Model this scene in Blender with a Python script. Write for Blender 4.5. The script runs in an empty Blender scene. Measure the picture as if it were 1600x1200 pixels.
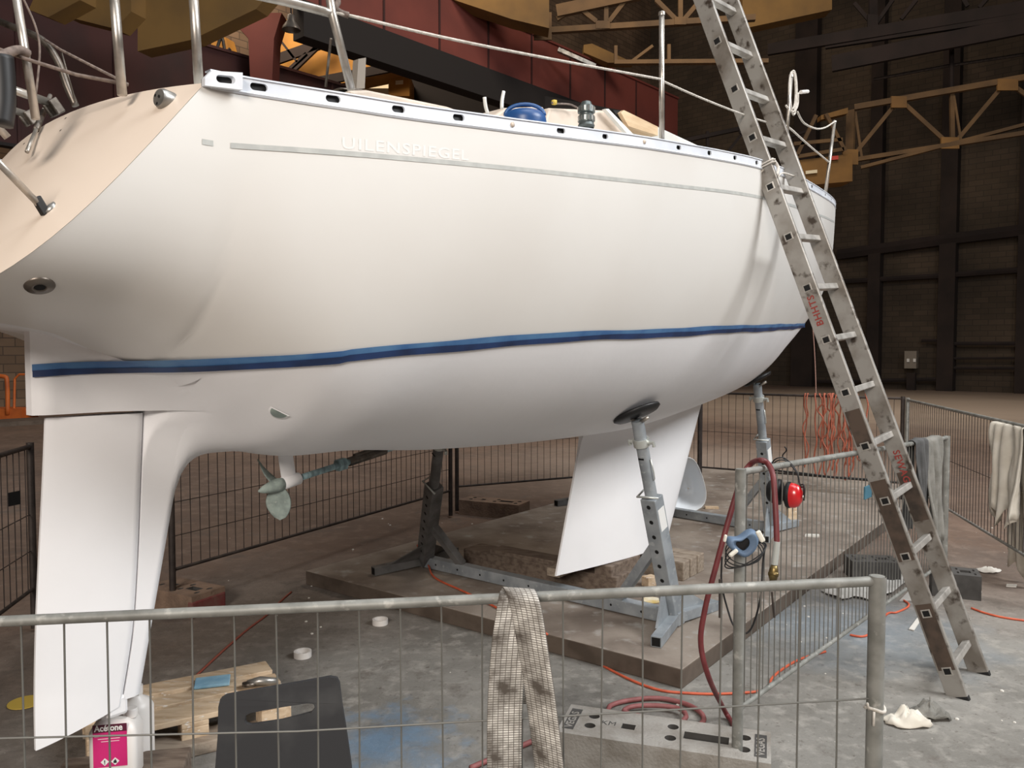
import bpy, bmesh, math, random
from mathutils import Vector, Matrix, noise
from mathutils.geometry import tessellate_polygon
R = math.radians
sc = bpy.context.scene
col = sc.collection
random.seed(7)

# ------------------------------------------------------------------ camera
F = 1250.0; H = 1.55; PITCH = math.atan(55 / F)
cam_d = bpy.data.cameras.new('camera'); cam = bpy.data.objects.new('camera', cam_d); col.objects.link(cam)
cam.location = (0, 0, H); cam.rotation_euler = (R(90) - PITCH, 0, 0)
cam_d.sensor_width = 36; cam_d.lens = 36 * F / 1600; cam_d.clip_end = 200; cam_d.clip_start = .05
sc.camera = cam
# ------------------------------------------------------------------ world and light
w = bpy.data.worlds.new('world'); sc.world = w; w.use_nodes = True
bg = w.node_tree.nodes['Background']; bg.inputs[0].default_value = (.95, .84, .76, 1); bg.inputs[1].default_value = .055
def area(name, loc, target, sx, sy, power, color):
    l = bpy.data.lights.new(name, 'AREA'); l.shape = 'RECTANGLE'; l.size = sx; l.size_y = sy; l.energy = power; l.color = color
    o = bpy.data.objects.new(name, l); col.objects.link(o); o.location = loc
    o.rotation_euler = (Vector(target) - Vector(loc)).to_track_quat('-Z', 'Y').to_euler()
    return o
area('hall_gate_daylight', (9.8, 0.6, 9.3), (.8, 4.4, 1.0), 6.0, 4.5, 1700, (.985, .995, 1))
area('overhead_fill', (2.5, 1.0, 13.5), (.8, 3.6, 0), 7, 7, 800, (.93, .97, 1))  # unseen overhead fill, added for ambient light on the floor
area('hall_lamp_warm', (-2.5, -9.0, 6.0), (-.8, 2.6, 1.4), 4, 3, 1220, (1, .91, .82))
area('crane_bay_fill', (5.0, 13.0, 14.5), (5.5, 22.0, 2.0), 6, 4, 850, (1, .85, .70))  # unseen area light added to brighten the background and far floor
area('rear_bay_fill', (-6.0, 17.0, 13.0), (-3.0, 26.0, 8.0), 4, 4, 900, (1, .80, .60))  # unseen area light added to brighten the amber crane girder
sc.view_settings.view_transform = 'Standard'; sc.view_settings.look = 'None'; sc.view_settings.gamma = 1
sc.view_settings.exposure = 0.0

# ------------------------------------------------------------------ pixel helpers (points of the place from the photo)
def ray(px, py):
    v = py - 600
    f = F * math.cos(PITCH) - v * math.sin(PITCH); d = F * math.sin(PITCH) + v * math.cos(PITCH)
    return (px - 800) / f, -d / f
def at(px, py, Y):
    a, b = ray(px, py); return Vector((a * Y, Y, H + b * Y))
def fl(px, py, h=0.0):
    a, b = ray(px, py); Y = (h - H) / b; return Vector((a * Y, Y, h))
def proj(p):
    x, y, z = p[0], p[1], p[2] - H
    c, s = math.cos(PITCH), math.sin(PITCH)
    dep = y * c - z * s; up = z * c + y * s
    return 800 + F * x / dep, 600 - F * up / dep
# ------------------------------------------------------------------ materials
def lin(c):
    return tuple(((x / 255) / 12.92 if x <= 10 else (((x / 255) + .055) / 1.055) ** 2.4) for x in c) + (1,)
M = {}
def mat(name, c, rough=.5, metal=0, c2=None, scale=8, lo=.4, hi=.65, bump=0, bscale=60, coat=0, stretch=None, c3=None, s3=40, lo3=.6, hi3=.7, emis=0, alpha=1, trans=0):
    m = bpy.data.materials.new(name); m.use_nodes = True; nt = m.node_tree; p = nt.nodes['Principled BSDF']
    p.inputs['Base Color'].default_value = lin(c); p.inputs['Roughness'].default_value = rough; p.inputs['Metallic'].default_value = metal
    if coat: p.inputs['Coat Weight'].default_value = coat; p.inputs['Coat Roughness'].default_value = .15
    if alpha < 1: p.inputs['Alpha'].default_value = alpha
    if trans: p.inputs['Transmission Weight'].default_value = trans
    tc = nt.nodes.new('ShaderNodeTexCoord'); src = tc.outputs['Object']
    if stretch:
        mp = nt.nodes.new('ShaderNodeMapping'); mp.inputs['Scale'].default_value = stretch
        nt.links.new(src, mp.inputs[0]); src = mp.outputs[0]
    def layer(prev, cc, s, lo, hi):
        n = nt.nodes.new('ShaderNodeTexNoise'); n.inputs['Scale'].default_value = s; n.inputs['Detail'].default_value = 6
        nt.links.new(src, n.inputs['Vector'])
        r = nt.nodes.new('ShaderNodeMapRange'); r.inputs[1].default_value = lo; r.inputs[2].default_value = hi
        nt.links.new(n.outputs[0], r.inputs[0])
        x = nt.nodes.new('ShaderNodeMix'); x.data_type = 'RGBA'
        nt.links.new(r.outputs[0], x.inputs[0])
        if prev is None: x.inputs[6].default_value = lin(c)
        else: nt.links.new(prev, x.inputs[6])
        x.inputs[7].default_value = lin(cc)
        return x.outputs[2]
    out = None
    if c2: out = layer(None, c2, scale, lo, hi)
    if c3: out = layer(out, c3, s3, lo3, hi3)
    if out: nt.links.new(out, p.inputs['Base Color'])
    if bump:
        n = nt.nodes.new('ShaderNodeTexNoise'); n.inputs['Scale'].default_value = bscale; n.inputs['Detail'].default_value = 5
        nt.links.new(src, n.inputs['Vector'])
        b = nt.nodes.new('ShaderNodeBump'); b.inputs['Strength'].default_value = bump; b.inputs['Distance'].default_value = .02
        nt.links.new(n.outputs[0], b.inputs['Height']); nt.links.new(b.outputs[0], p.inputs['Normal'])
    M[name] = m
    return m
mat('gelcoat', (222, 220, 216), .42, c2=(217, 214, 209), scale=1.2)
mat('transom_warm_lit', (238, 222, 206), .35, c2=(233, 216, 199), scale=1.5)  # hull white with warm lamplight tinted into the colour
mat('primer', (238, 238, 240), .62, c2=(233, 233, 235), scale=2.0, bump=.03, bscale=25)
mat('tape_light', (84, 128, 172), .6, c2=(62, 104, 156), scale=9)
mat('tape_dark', (34, 60, 108), .65, c2=(24, 42, 78), scale=9)
mat('stripe_grey', (176, 178, 175), .5, c2=(190, 192, 188), scale=30)
mat('ghost_white', (230, 229, 226), .42)
mat('anodised', (226, 230, 236), .55, .15, c2=(212, 217, 226), scale=6)
mat('chrome', (198, 192, 184), .36, .7, c2=(150, 144, 136), scale=14)
mat('dull_steel', (120, 112, 104), .4, .8, c2=(70, 64, 58), scale=20)
mat('deck_white', (226, 226, 222), .5, c2=(214, 212, 206), scale=5)
mat('cream', (214, 200, 186), .5, c2=(200, 184, 168), scale=8)
mat('plywood', (222, 196, 162), .6, c2=(206, 176, 140), scale=6, stretch=(1, 8, 8))
mat('blue_plastic', (46, 92, 150), .38, c2=(38, 76, 130), scale=5)
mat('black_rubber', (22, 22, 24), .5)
mat('dark_hole', (6, 6, 7), .8)
mat('winch_grey', (104, 112, 112), .4, .5)
mat('bronze_patina', (160, 174, 168), .65, .1, c2=(128, 140, 136), scale=22, c3=(168, 178, 172), s3=50)
mat('shaft_patina', (150, 178, 184), .6, .1, c2=(104, 124, 128), scale=16, stretch=(3, 1, 1))
mat('ladder_alu', (158, 155, 150), .45, .3, c2=(122, 115, 107), scale=6, lo=.42, hi=.66, c3=(70, 60, 52), s3=17, lo3=.57, hi3=.68)
mat('ladder_dark', (88, 74, 64), .6, .2, c2=(58, 50, 44), scale=14)
mat('rung_alu', (190, 186, 180), .4, .45, c2=(150, 146, 140), scale=12)
mat('red_paint', (146, 58, 52), .7)
mat('galv_wire', (112, 111, 106), .55, .25)
mat('galv', (144, 144, 139), .55, .25, c2=(116, 116, 111), scale=14, c3=(178, 176, 170), s3=34, lo3=.6, hi3=.74)
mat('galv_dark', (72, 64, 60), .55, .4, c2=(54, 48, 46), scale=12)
mat('galv_stand', (162, 168, 173), .5, .2, c2=(136, 143, 149), scale=9, c3=(170, 176, 180), s3=30)
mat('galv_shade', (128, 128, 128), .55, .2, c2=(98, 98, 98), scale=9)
mat('zinc', (206, 210, 206), .35, .5)
mat('label_white', (232, 232, 230), .5)
mat('ink', (40, 42, 46), .6)
mat('slab', (150, 139, 128), .85, c2=(118, 106, 96), scale=3.2, c3=(170, 166, 160), s3=9, lo3=.58, hi3=.75, bump=.2, bscale=40)
mat('slab_edge', (100, 88, 78), .9, c2=(78, 67, 58), scale=6)
mat('timber', (120, 106, 94), .85, c2=(92, 78, 68), scale=5, stretch=(2, 9, 9), bump=.2, bscale=30)
mat('timber_pale', (156, 143, 128), .8, c2=(128, 114, 100), scale=5, stretch=(2, 9, 9), bump=.15, bscale=30)
mat('pine', (208, 186, 158), .75, c2=(180, 154, 124), scale=4, stretch=(2, 9, 9), c3=(222, 214, 204), s3=8)
mat('block_concrete', (158, 154, 148), .9, c2=(132, 126, 118), scale=9, bump=.3, bscale=90)
mat('block_dark', (76, 74, 72), .85, c2=(60, 58, 56), scale=9)
mat('block_brown', (146, 122, 104), .9, c2=(118, 98, 84), scale=9, bump=.3)
mat('block_red', (116, 54, 54), .85, c2=(116, 84, 76), scale=14)
mat('cord_dusty', (176, 98, 74), .7, c2=(150, 84, 66), scale=20)
mat('cord_bleached', (160, 124, 112), .7)
mat('hose_red', (112, 48, 50), .5, c2=(96, 40, 42), scale=20)
mat('hose_pale', (140, 84, 84), .6, c2=(122, 68, 66), scale=20)
mat('cord_orange', (208, 98, 66), .55, c2=(186, 84, 58), scale=20)
mat('cord_red', (150, 80, 66), .6)
mat('cord_black', (26, 26, 28), .5)
mat('rope_white', (206, 200, 192), .8, c2=(176, 170, 160), scale=60)
mat('rope_grey', (128, 114, 106), .8, c2=(96, 84, 78), scale=60)
mat('brass', (138, 118, 76), .4, .8, c2=(96, 84, 60), scale=20)
mat('mask_blue', (104, 126, 152), .6, c2=(80, 100, 126), scale=8)
mat('mask_white', (226, 222, 210), .5)
mat('ear_red', (196, 28, 34), .3, coat=.6)
mat('chair_black', (48, 48, 50), .6, c2=(70, 70, 70), scale=5, lo=.55, hi=.75, c3=(150, 148, 144), s3=9, lo3=.68, hi3=.8)
mat('chair_white', (232, 236, 240), .4)
mat('plastic_white', (228, 224, 220), .4)
mat('acetone_pink', (206, 36, 116), .5, c2=(186, 22, 100), scale=7)
mat('acetone_dark', (86, 16, 46), .5)
mat('sponge_blue', (128, 172, 198), .8, c2=(150, 190, 210), scale=18)
mat('pad_teal', (66, 112, 130), .7)
mat('yellow_disc', (206, 178, 82), .7)
mat('disc_white', (226, 218, 196), .7, c2=(204, 178, 110), scale=9)
mat('cloth_grey', (132, 130, 124), .95, c2=(110, 108, 102), scale=12, bump=.3, bscale=200)
mat('cloth_dark', (84, 84, 84), .95, c2=(64, 64, 64), scale=12)
mat('cloth_white', (216, 210, 198), .9, c2=(192, 184, 170), scale=6)
mat('paper', (210, 206, 198), .9)
mat('tarp', (192, 190, 186), .6, c2=(160, 158, 154), scale=4)
mat('tin', (170, 168, 164), .35, .7, c2=(120, 118, 114), scale=10)
mat('girder_red', (112, 54, 46), .75, c2=(96, 46, 40), scale=.8)
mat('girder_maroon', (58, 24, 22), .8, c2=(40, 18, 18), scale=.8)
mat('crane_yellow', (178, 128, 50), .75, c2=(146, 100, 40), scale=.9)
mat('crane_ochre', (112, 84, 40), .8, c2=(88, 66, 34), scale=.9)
mat('truss_brown', (104, 80, 52), .85, c2=(80, 62, 42), scale=1.2)
mat('gusset_ochre', (128, 94, 48), .8, c2=(104, 76, 40), scale=1)
mat('steel_black', (26, 22, 22), .85)
mat('steel_brown', (44, 34, 32), .85, c2=(32, 25, 24), scale=1)
mat('column_dark', (46, 36, 32), .9, c2=(34, 27, 25), scale=1)
mat('lamp_metal', (120, 116, 112), .35, .7)
mat('sign_red', (188, 70, 60), .7)
mat('sign_pale', (222, 210, 180), .7)
mat('tank_white', (196, 200, 204), .6, c2=(176, 180, 184), scale=2)
mat('box_grey', (130, 122, 112), .7)
mat('orange_paint', (206, 108, 44), .6, c2=(176, 88, 40), scale=3)

def floor_mat():
    m = bpy.data.materials.new('hall_floor'); m.use_nodes = True; nt = m.node_tree; N = nt.nodes; L = nt.links; p = N['Principled BSDF']
    p.inputs['Roughness'].default_value = .85
    tc = N.new('ShaderNodeTexCoord'); src = tc.outputs['Object']
    def ns(s, d=8, r=.6):
        n = N.new('ShaderNodeTexNoise'); n.inputs['Scale'].default_value = s; n.inputs['Detail'].default_value = d; n.inputs['Roughness'].default_value = r
        L.new(src, n.inputs['Vector']); return n.outputs[0]
    def rng(x, a, b, c=0, d=1):
        r = N.new('ShaderNodeMapRange'); r.inputs[1].default_value = a; r.inputs[2].default_value = b; r.inputs[3].default_value = c; r.inputs[4].default_value = d
        L.new(x, r.inputs[0]); return r.outputs[0]
    def mx(f, a, b):
        x = N.new('ShaderNodeMix'); x.data_type = 'RGBA'; L.new(f, x.inputs[0])
        for i, c in ((6, a), (7, b)):
            if isinstance(c, tuple): x.inputs[i].default_value = lin(c)
            else: L.new(c, x.inputs[i])
        return x.outputs[2]
    def mt(op, a, b):
        x = N.new('ShaderNodeMath'); x.operation = op
        for i, c in ((0, a), (1, b)):
            if isinstance(c, (int, float)): x.inputs[i].default_value = c
            else: L.new(c, x.inputs[i])
        return x.outputs[0]
    def blob(x, y, rad, soft, wob=.5, s=3):
        v = N.new('ShaderNodeVectorMath'); v.operation = 'DISTANCE'; L.new(src, v.inputs[0]); v.inputs[1].default_value = (x, y, 0)
        d = mt('ADD', v.outputs['Value'], mt('MULTIPLY', mt('SUBTRACT', ns(s), .5), wob * 2))
        return rng(d, rad, rad + soft, 1, 0)
    brown = mx(rng(ns(.8), .35, .65), (122, 101, 87), (98, 81, 70))
    brown = mx(rng(ns(7), .5, .75), brown, (134, 114, 100))
    grey = mx(rng(ns(1.6), .35, .65), (140, 137, 131), (113, 110, 104))
    grey = mx(rng(ns(12), .5, .7), grey, (156, 152, 145))
    c = mx(blob(.9, 2.6, 2.0, 2.4, 1.1, .9), brown, grey)
    c = mx(rng(ns(26, 8, .75), .57, .68), c, (88, 80, 73))
    c = mx(rng(ns(45, 4, .7), .68, .73), c, (196, 190, 182))
    c = mx(rng(ns(2.6, 12, .75), .55, .64, 0, .6), c, (94, 86, 79))
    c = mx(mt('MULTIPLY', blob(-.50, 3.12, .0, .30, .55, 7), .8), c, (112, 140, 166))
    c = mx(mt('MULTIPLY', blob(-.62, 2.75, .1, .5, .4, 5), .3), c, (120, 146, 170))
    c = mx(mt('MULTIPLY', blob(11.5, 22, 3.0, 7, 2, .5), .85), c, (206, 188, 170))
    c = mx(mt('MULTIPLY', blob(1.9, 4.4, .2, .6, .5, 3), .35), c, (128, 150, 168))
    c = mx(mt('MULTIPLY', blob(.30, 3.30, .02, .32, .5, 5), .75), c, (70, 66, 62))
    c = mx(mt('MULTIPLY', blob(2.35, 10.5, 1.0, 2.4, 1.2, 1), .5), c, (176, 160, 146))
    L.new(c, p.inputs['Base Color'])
    b = N.new('ShaderNodeBump'); b.inputs['Strength'].default_value = .5; b.inputs['Distance'].default_value = .02
    L.new(mt('ADD', ns(14, 10, .7), mt('MULTIPLY', ns(2, 4), 1.5)), b.inputs['Height']); L.new(b.outputs[0], p.inputs['Normal'])
    return m
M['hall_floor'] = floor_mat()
def brick_mat(name, c1, c2, mortar, bw=.5, bh=.2, rot=0):
    m = bpy.data.materials.new(name); m.use_nodes = True; nt = m.node_tree; N = nt.nodes; L = nt.links; p = N['Principled BSDF']
    p.inputs['Roughness'].default_value = .9
    uv = N.new('ShaderNodeUVMap')
    b = N.new('ShaderNodeTexBrick'); b.inputs['Scale'].default_value = 1; b.inputs['Brick Width'].default_value = bw; b.inputs['Row Height'].default_value = bh
    b.inputs['Mortar Size'].default_value = .012; b.inputs['Color1'].default_value = lin(c1); b.inputs['Color2'].default_value = lin(c2); b.inputs['Mortar'].default_value = lin(mortar)
    L.new(uv.outputs[0], b.inputs['Vector'])
    n = N.new('ShaderNodeTexNoise'); n.inputs['Scale'].default_value = .35; n.inputs['Detail'].default_value = 8; L.new(uv.outputs[0], n.inputs['Vector'])
    r = N.new('ShaderNodeMapRange'); r.inputs[1].default_value = .35; r.inputs[2].default_value = .7; r.inputs[3].default_value = .45; r.inputs[4].default_value = 1.15; L.new(n.outputs[0], r.inputs[0])
    x = N.new('ShaderNodeMix'); x.data_type = 'RGBA'; x.blend_type = 'MULTIPLY'; x.inputs[0].default_value = 1
    L.new(b.outputs[0], x.inputs[6]); L.new(r.outputs[0], x.inputs[7]); L.new(x.outputs[2], p.inputs['Base Color'])
    M[name] = m
brick_mat('brick_far', (80, 68, 56), (70, 60, 49), (58, 50, 42))
brick_mat('brick_left', (126, 104, 84), (108, 88, 70), (82, 68, 56))
def webbing_mat():
    m = bpy.data.materials.new('webbing'); m.use_nodes = True; nt = m.node_tree; N = nt.nodes; L = nt.links; p = N['Principled BSDF']
    p.inputs['Roughness'].default_value = .8
    uv = N.new('ShaderNodeUVMap')
    b = N.new('ShaderNodeTexBrick'); b.offset = 0; b.inputs['Scale'].default_value = 1; b.inputs['Brick Width'].default_value = .012; b.inputs['Row Height'].default_value = .0055
    b.inputs['Mortar Size'].default_value = .0008; b.inputs['Color1'].default_value = lin((232, 229, 222)); b.inputs['Color2'].default_value = lin((206, 202, 194)); b.inputs['Mortar'].default_value = lin((100, 94, 88))
    L.new(uv.outputs[0], b.inputs['Vector'])
    n = N.new('ShaderNodeTexNoise'); n.inputs['Scale'].default_value = 9; n.inputs['Detail'].default_value = 6; n.inputs['Roughness'].default_value = .6; L.new(uv.outputs[0], n.inputs['Vector'])
    r = N.new('ShaderNodeMapRange'); r.inputs[1].default_value = .42; r.inputs[2].default_value = .60; L.new(n.outputs[0], r.inputs[0])
    x = N.new('ShaderNodeMix'); x.data_type = 'RGBA'; L.new(r.outputs[0], x.inputs[0]); L.new(b.outputs[0], x.inputs[6]); x.inputs[7].default_value = lin((84, 77, 70))
    L.new(x.outputs[2], p.inputs['Base Color']); M['webbing'] = m
webbing_mat()

# ------------------------------------------------------------------ mesh builder
ORIG = {}
class MB:
    def __init__(s): s.v = []; s.f = []; s.mi = []; s.uv = {}
    def add(s, vs, fs, mi=0):
        b = len(s.v); s.v += [Vector(x) for x in vs]
        for f in fs: s.f.append([b + i for i in f]); s.mi.append(mi)
        return s
    def box(s, c, size, rot=None, mi=0):
        rot = rot or Matrix.Identity(3); c = Vector(c); x, y, z = [k / 2 for k in size]
        vs = [c + rot @ Vector((i * x, j * y, k * z)) for i in (-1, 1) for j in (-1, 1) for k in (-1, 1)]
        return s.add(vs, [(0, 1, 3, 2), (4, 6, 7, 5), (0, 4, 5, 1), (2, 3, 7, 6), (0, 2, 6, 4), (1, 5, 7, 3)], mi)
    def beam(s, a, b, wd, ht, up=(0, 0, 1), mi=0):
        a = Vector(a); b = Vector(b); d = (b - a); L = d.length; d.normalize()
        side = d.cross(Vector(up)).normalized(); u = side.cross(d)
        rot = Matrix((d, side, u)).transposed()
        return s.box((a + b) / 2, (L, wd, ht), rot, mi)
    def tube(s, pts, r, seg=8, closed=False, caps=True, mi=0, rr=None):
        pts = [Vector(p) for p in pts]; n = len(pts); rings = []; prev = None
        for i, p in enumerate(pts):
            if closed: t = pts[(i + 1) % n] - pts[i - 1]
            else: t = pts[min(i + 1, n - 1)] - pts[max(i - 1, 0)]
            if t.length < 1e-9: t = Vector((0, 0, 1))
            t.normalize()
            if prev is None:
                a = Vector((0, 0, 1)) if abs(t.z) < .9 else Vector((1, 0, 0)); nrm = t.cross(a).normalized()
            else:
                nrm = prev - t * prev.dot(t)
                nrm = nrm.normalized() if nrm.length > 1e-6 else t.orthogonal().normalized()
            prev = nrm; bn = t.cross(nrm); rad = rr[i] if rr else r
            rings.append([p + (nrm * math.cos(2 * math.pi * k / seg) + bn * math.sin(2 * math.pi * k / seg)) * rad for k in range(seg)])
        vs = [q for g in rings for q in g]; fs = []
        for i in range(n if closed else n - 1):
            j = (i + 1) % n
            for k in range(seg): l = (k + 1) % seg; fs.append((i * seg + k, i * seg + l, j * seg + l, j * seg + k))
        if caps and not closed: fs.append(tuple(range(seg))[::-1]); fs.append(tuple((n - 1) * seg + k for k in range(seg)))
        return s.add(vs, fs, mi)
    def grid(s, rows, mi=0, closeu=False, uvs=None):
        n = len(rows[0]); base = len(s.v); s.v += [Vector(p) for r in rows for p in r]
        if uvs:
            for i, r in enumerate(uvs):
                for j, q in enumerate(r): s.uv[base + i * n + j] = q
        for i in range(len(rows) - 1):
            for j in range(n if closeu else n - 1):
                k = (j + 1) % n; s.f.append([base + i * n + j, base + i * n + k, base + (i + 1) * n + k, base + (i + 1) * n + j]); s.mi.append(mi)
        return s
    def prism(s, poly, off, mi=0):
        poly = [Vector(p) for p in poly]; off = Vector(off); n = len(poly)
        vs = poly + [p + off for p in poly]
        return s.add(vs, [tuple(range(n))[::-1], tuple(range(n, 2 * n))] + [(i, (i + 1) % n, n + (i + 1) % n, n + i) for i in range(n)], mi)
    def lathe(s, prof, o=(0, 0, 0), ax=(0, 0, 1), seg=24, mi=0):
        ax = Vector(ax).normalized(); a = ax.orthogonal().normalized(); b = ax.cross(a); o = Vector(o)
        rows = [[o + ax * z + (a * math.cos(2 * math.pi * k / seg) + b * math.sin(2 * math.pi * k / seg)) * r for k in range(seg)] for r, z in prof]
        return s.grid(rows, mi, True)
    def build(s, name, mats, parent=None, smooth=False, local=False, bevel=0, auto=None, subd=0, solid=0, base=None):
        if not isinstance(mats, (list, tuple)): mats = [mats]
        o_par = ORIG.get(parent.name) if parent else None
        if local: vs = s.v; org = Vector((0, 0, 0))
        elif parent:
            vs = [o_par @ p for p in s.v]; org = Vector((0, 0, 0))
        else:
            xs = [p.x for p in s.v]; ys = [p.y for p in s.v]; zs = [p.z for p in s.v]
            org = Vector(base) if base else Vector(((min(xs) + max(xs)) / 2, (min(ys) + max(ys)) / 2, min(zs)))
            vs = [p - org for p in s.v]
        me = bpy.data.meshes.new(name); me.from_pydata([tuple(p) for p in vs], [], s.f)
        for m in mats: me.materials.append(M[m] if isinstance(m, str) else m)
        for p, k in zip(me.polygons, s.mi): p.material_index = k
        if s.uv:
            ul = me.uv_layers.new(name='UVMap')
            for lp in me.loops: ul.data[lp.index].uv = s.uv.get(lp.vertex_index, (0, 0))
        bm = bmesh.new(); bm.from_mesh(me); bmesh.ops.recalc_face_normals(bm, faces=bm.faces); bm.to_mesh(me); bm.free()
        if smooth: me.shade_smooth()
        if auto: me.set_sharp_from_angle(angle=R(auto))
        o = bpy.data.objects.new(name, me); col.objects.link(o)
        if parent: o.parent = parent; ORIG[o.name] = o_par
        else: o.location = org; ORIG[o.name] = Matrix.Translation(-org)
        if solid: k = o.modifiers.new('thick', 'SOLIDIFY'); k.thickness = solid; k.offset = 0
        if bevel: k = o.modifiers.new('bevel', 'BEVEL'); k.width = bevel; k.segments = 2; k.limit_method = 'ANGLE'
        if subd: k = o.modifiers.new('sub', 'SUBSURF'); k.levels = subd; k.render_levels = subd
        return o
def tag(o, label=None, cat=None, group=None, kind=None):
    if label: o['label'] = label
    if cat: o['category'] = cat
    if group: o['group'] = group
    if kind: o['kind'] = kind
    return o
def empty(name, loc, rz=0, **k):
    o = bpy.data.objects.new(name, None); col.objects.link(o); o.location = loc; o.rotation_euler = (0, 0, rz); o.empty_display_size = .1
    ORIG[o.name] = (Matrix.Translation(Vector(loc)) @ Matrix.Rotation(rz, 4, 'Z')).inverted()
    return tag(o, **k)
def smoothpath(pts, n=6):
    pts = [Vector(p) for p in pts]; out = []
    for i in range(len(pts) - 1):
        p0 = pts[max(i - 1, 0)]; p1 = pts[i]; p2 = pts[i + 1]; p3 = pts[min(i + 2, len(pts) - 1)]
        for k in range(n):
            t = k / n
            out.append(.5 * ((2 * p1) + (p2 - p0) * t + (2 * p0 - 5 * p1 + 4 * p2 - p3) * t * t + (3 * p1 - p0 - 3 * p2 + p3) * t ** 3))
    return out + [pts[-1]]
def rotz(a): return Matrix.Rotation(a, 3, 'Z')
def frame(d, up=(0, 0, 1)):
    d = Vector(d).normalized(); s = d.cross(Vector(up)).normalized(); u = s.cross(d); return Matrix((d, s, u)).transposed()
def text_mesh(txt, size, mapf, name, m, parent=None, local=False, bold=0, spacing=1):
    cu = bpy.data.curves.new('t', 'FONT'); cu.body = txt; cu.size = size; cu.offset = bold; cu.space_character = spacing; cu.resolution_u = 3
    o = bpy.data.objects.new('t', cu); col.objects.link(o)
    dg = bpy.context.evaluated_depsgraph_get(); me = bpy.data.meshes.new_from_object(o.evaluated_get(dg))
    mb = MB(); mb.add([mapf(v.co.x, v.co.y) for v in me.vertices], [tuple(p.vertices) for p in me.polygons])
    bpy.data.objects.remove(o); bpy.data.meshes.remove(me)
    return mb.build(name, m, parent, local=local)
def pchip(P):
    xs = [p[0] for p in P]; ys = [p[1] for p in P]; n = len(xs)
    h = [xs[i + 1] - xs[i] for i in range(n - 1)]; d = [(ys[i + 1] - ys[i]) / h[i] for i in range(n - 1)]
    m = [d[0]] + [0 if d[i - 1] * d[i] <= 0 else 2 * d[i - 1] * d[i] / (d[i - 1] + d[i]) for i in range(1, n - 1)] + [d[-1]]
    def f(x):
        if x <= xs[0]: return ys[0] + m[0] * (x - xs[0])
        if x >= xs[-1]: return ys[-1]
        i = 0
        while x > xs[i + 1]: i += 1
        t = (x - xs[i]) / h[i]
        return ys[i] * (1 + 2 * t) * (1 - t) ** 2 + m[i] * h[i] * t * (1 - t) ** 2 + ys[i + 1] * t * t * (3 - 2 * t) + m[i + 1] * h[i] * t * t * (t - 1)
    return f

# ------------------------------------------------------------------ setting
AX = Vector((.674, .739, 0)).normalized(); BX = Vector((-AX.y, AX.x, 0))
mb = MB(); g = 6; mb.grid([[(x, y, 0) for x in (-40, -10, 0, 10, 45)] for y in (-15, 0, 5, 20, 60)])
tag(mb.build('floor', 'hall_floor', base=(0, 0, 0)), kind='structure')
def wall(name, p0, d, L, Ht, m, th=.3):
    mb = MB(); p0 = Vector(p0); d = Vector(d).normalized()
    mb.grid([[p0, p0 + d * L], [p0 + Vector((0, 0, Ht)), p0 + d * L + Vector((0, 0, Ht))]], uvs=[[(0, 0), (L, 0)], [(0, Ht), (L, Ht)]])
    nrm = Vector((d.y, -d.x, 0))
    if nrm.dot(p0) < 0: nrm = -nrm
    q = p0 + nrm * th
    mb.grid([[q, q + d * L], [q + Vector((0, 0, Ht)), q + d * L + Vector((0, 0, Ht))]], uvs=[[(0, 0), (L, 0)], [(0, Ht), (L, Ht)]])
    return tag(mb.build(name, m), kind='structure')
corner = AX * 32.7 + BX * 21
wall('wall_back', corner, -BX, 60, 20, 'brick_far')
wall('wall_left', corner, -AX, 50, 20, 'brick_left')
mb = MB(); mb.box((5, 20, 20.2), (100, 80, .3)); tag(mb.build('ceiling', 'steel_black'), kind='structure')
# wall ribs and pipes on the back wall (structure)
def wp(px, py, off=.15):           # point on the back wall seen at a pixel
    a, b = ray(px, py); dirv = Vector((a, 1, b)); Y = (32.7 - off) / (dirv.x * AX.x + dirv.y * AX.y)
    return Vector((a * Y, Y, H + b * Y))
def wcol(px, wd, name, m='column_dark', top=18):
    p = wp(px, 590, .2); mb = MB(); mb.box((p.x, p.y, top / 2), (.45, wd, top), rotz(math.atan2(AX.y, AX.x)))
    return tag(mb.build(name, m), kind='structure')
n = 0
for px, wd in ((1255, .9), (1365, .45), (1478, .55), (1600, .5)):
    n += 1; wcol(px, wd, 'trim_%d' % n)
for pts, r in (([(1310, 398), (1480, 374), (1620, 357)], .22), ([(1310, 440), (1480, 430), (1620, 420)], .1), ([(1440, 532), (1478, 531)], .06), ([(1490, 537), (1620, 537)], .07),
               ([(1490, 560), (1620, 559)], .05), ([(1470, 575), (1620, 575)], .06), ([(1275, 596), (1320, 596), (1478, 592)], .08)):
    n += 1; mb = MB(); mb.tube([wp(x, y, .3) for x, y in pts], r, 6); tag(mb.build('trim_%d' % n, 'steel_brown'), kind='structure')

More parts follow.
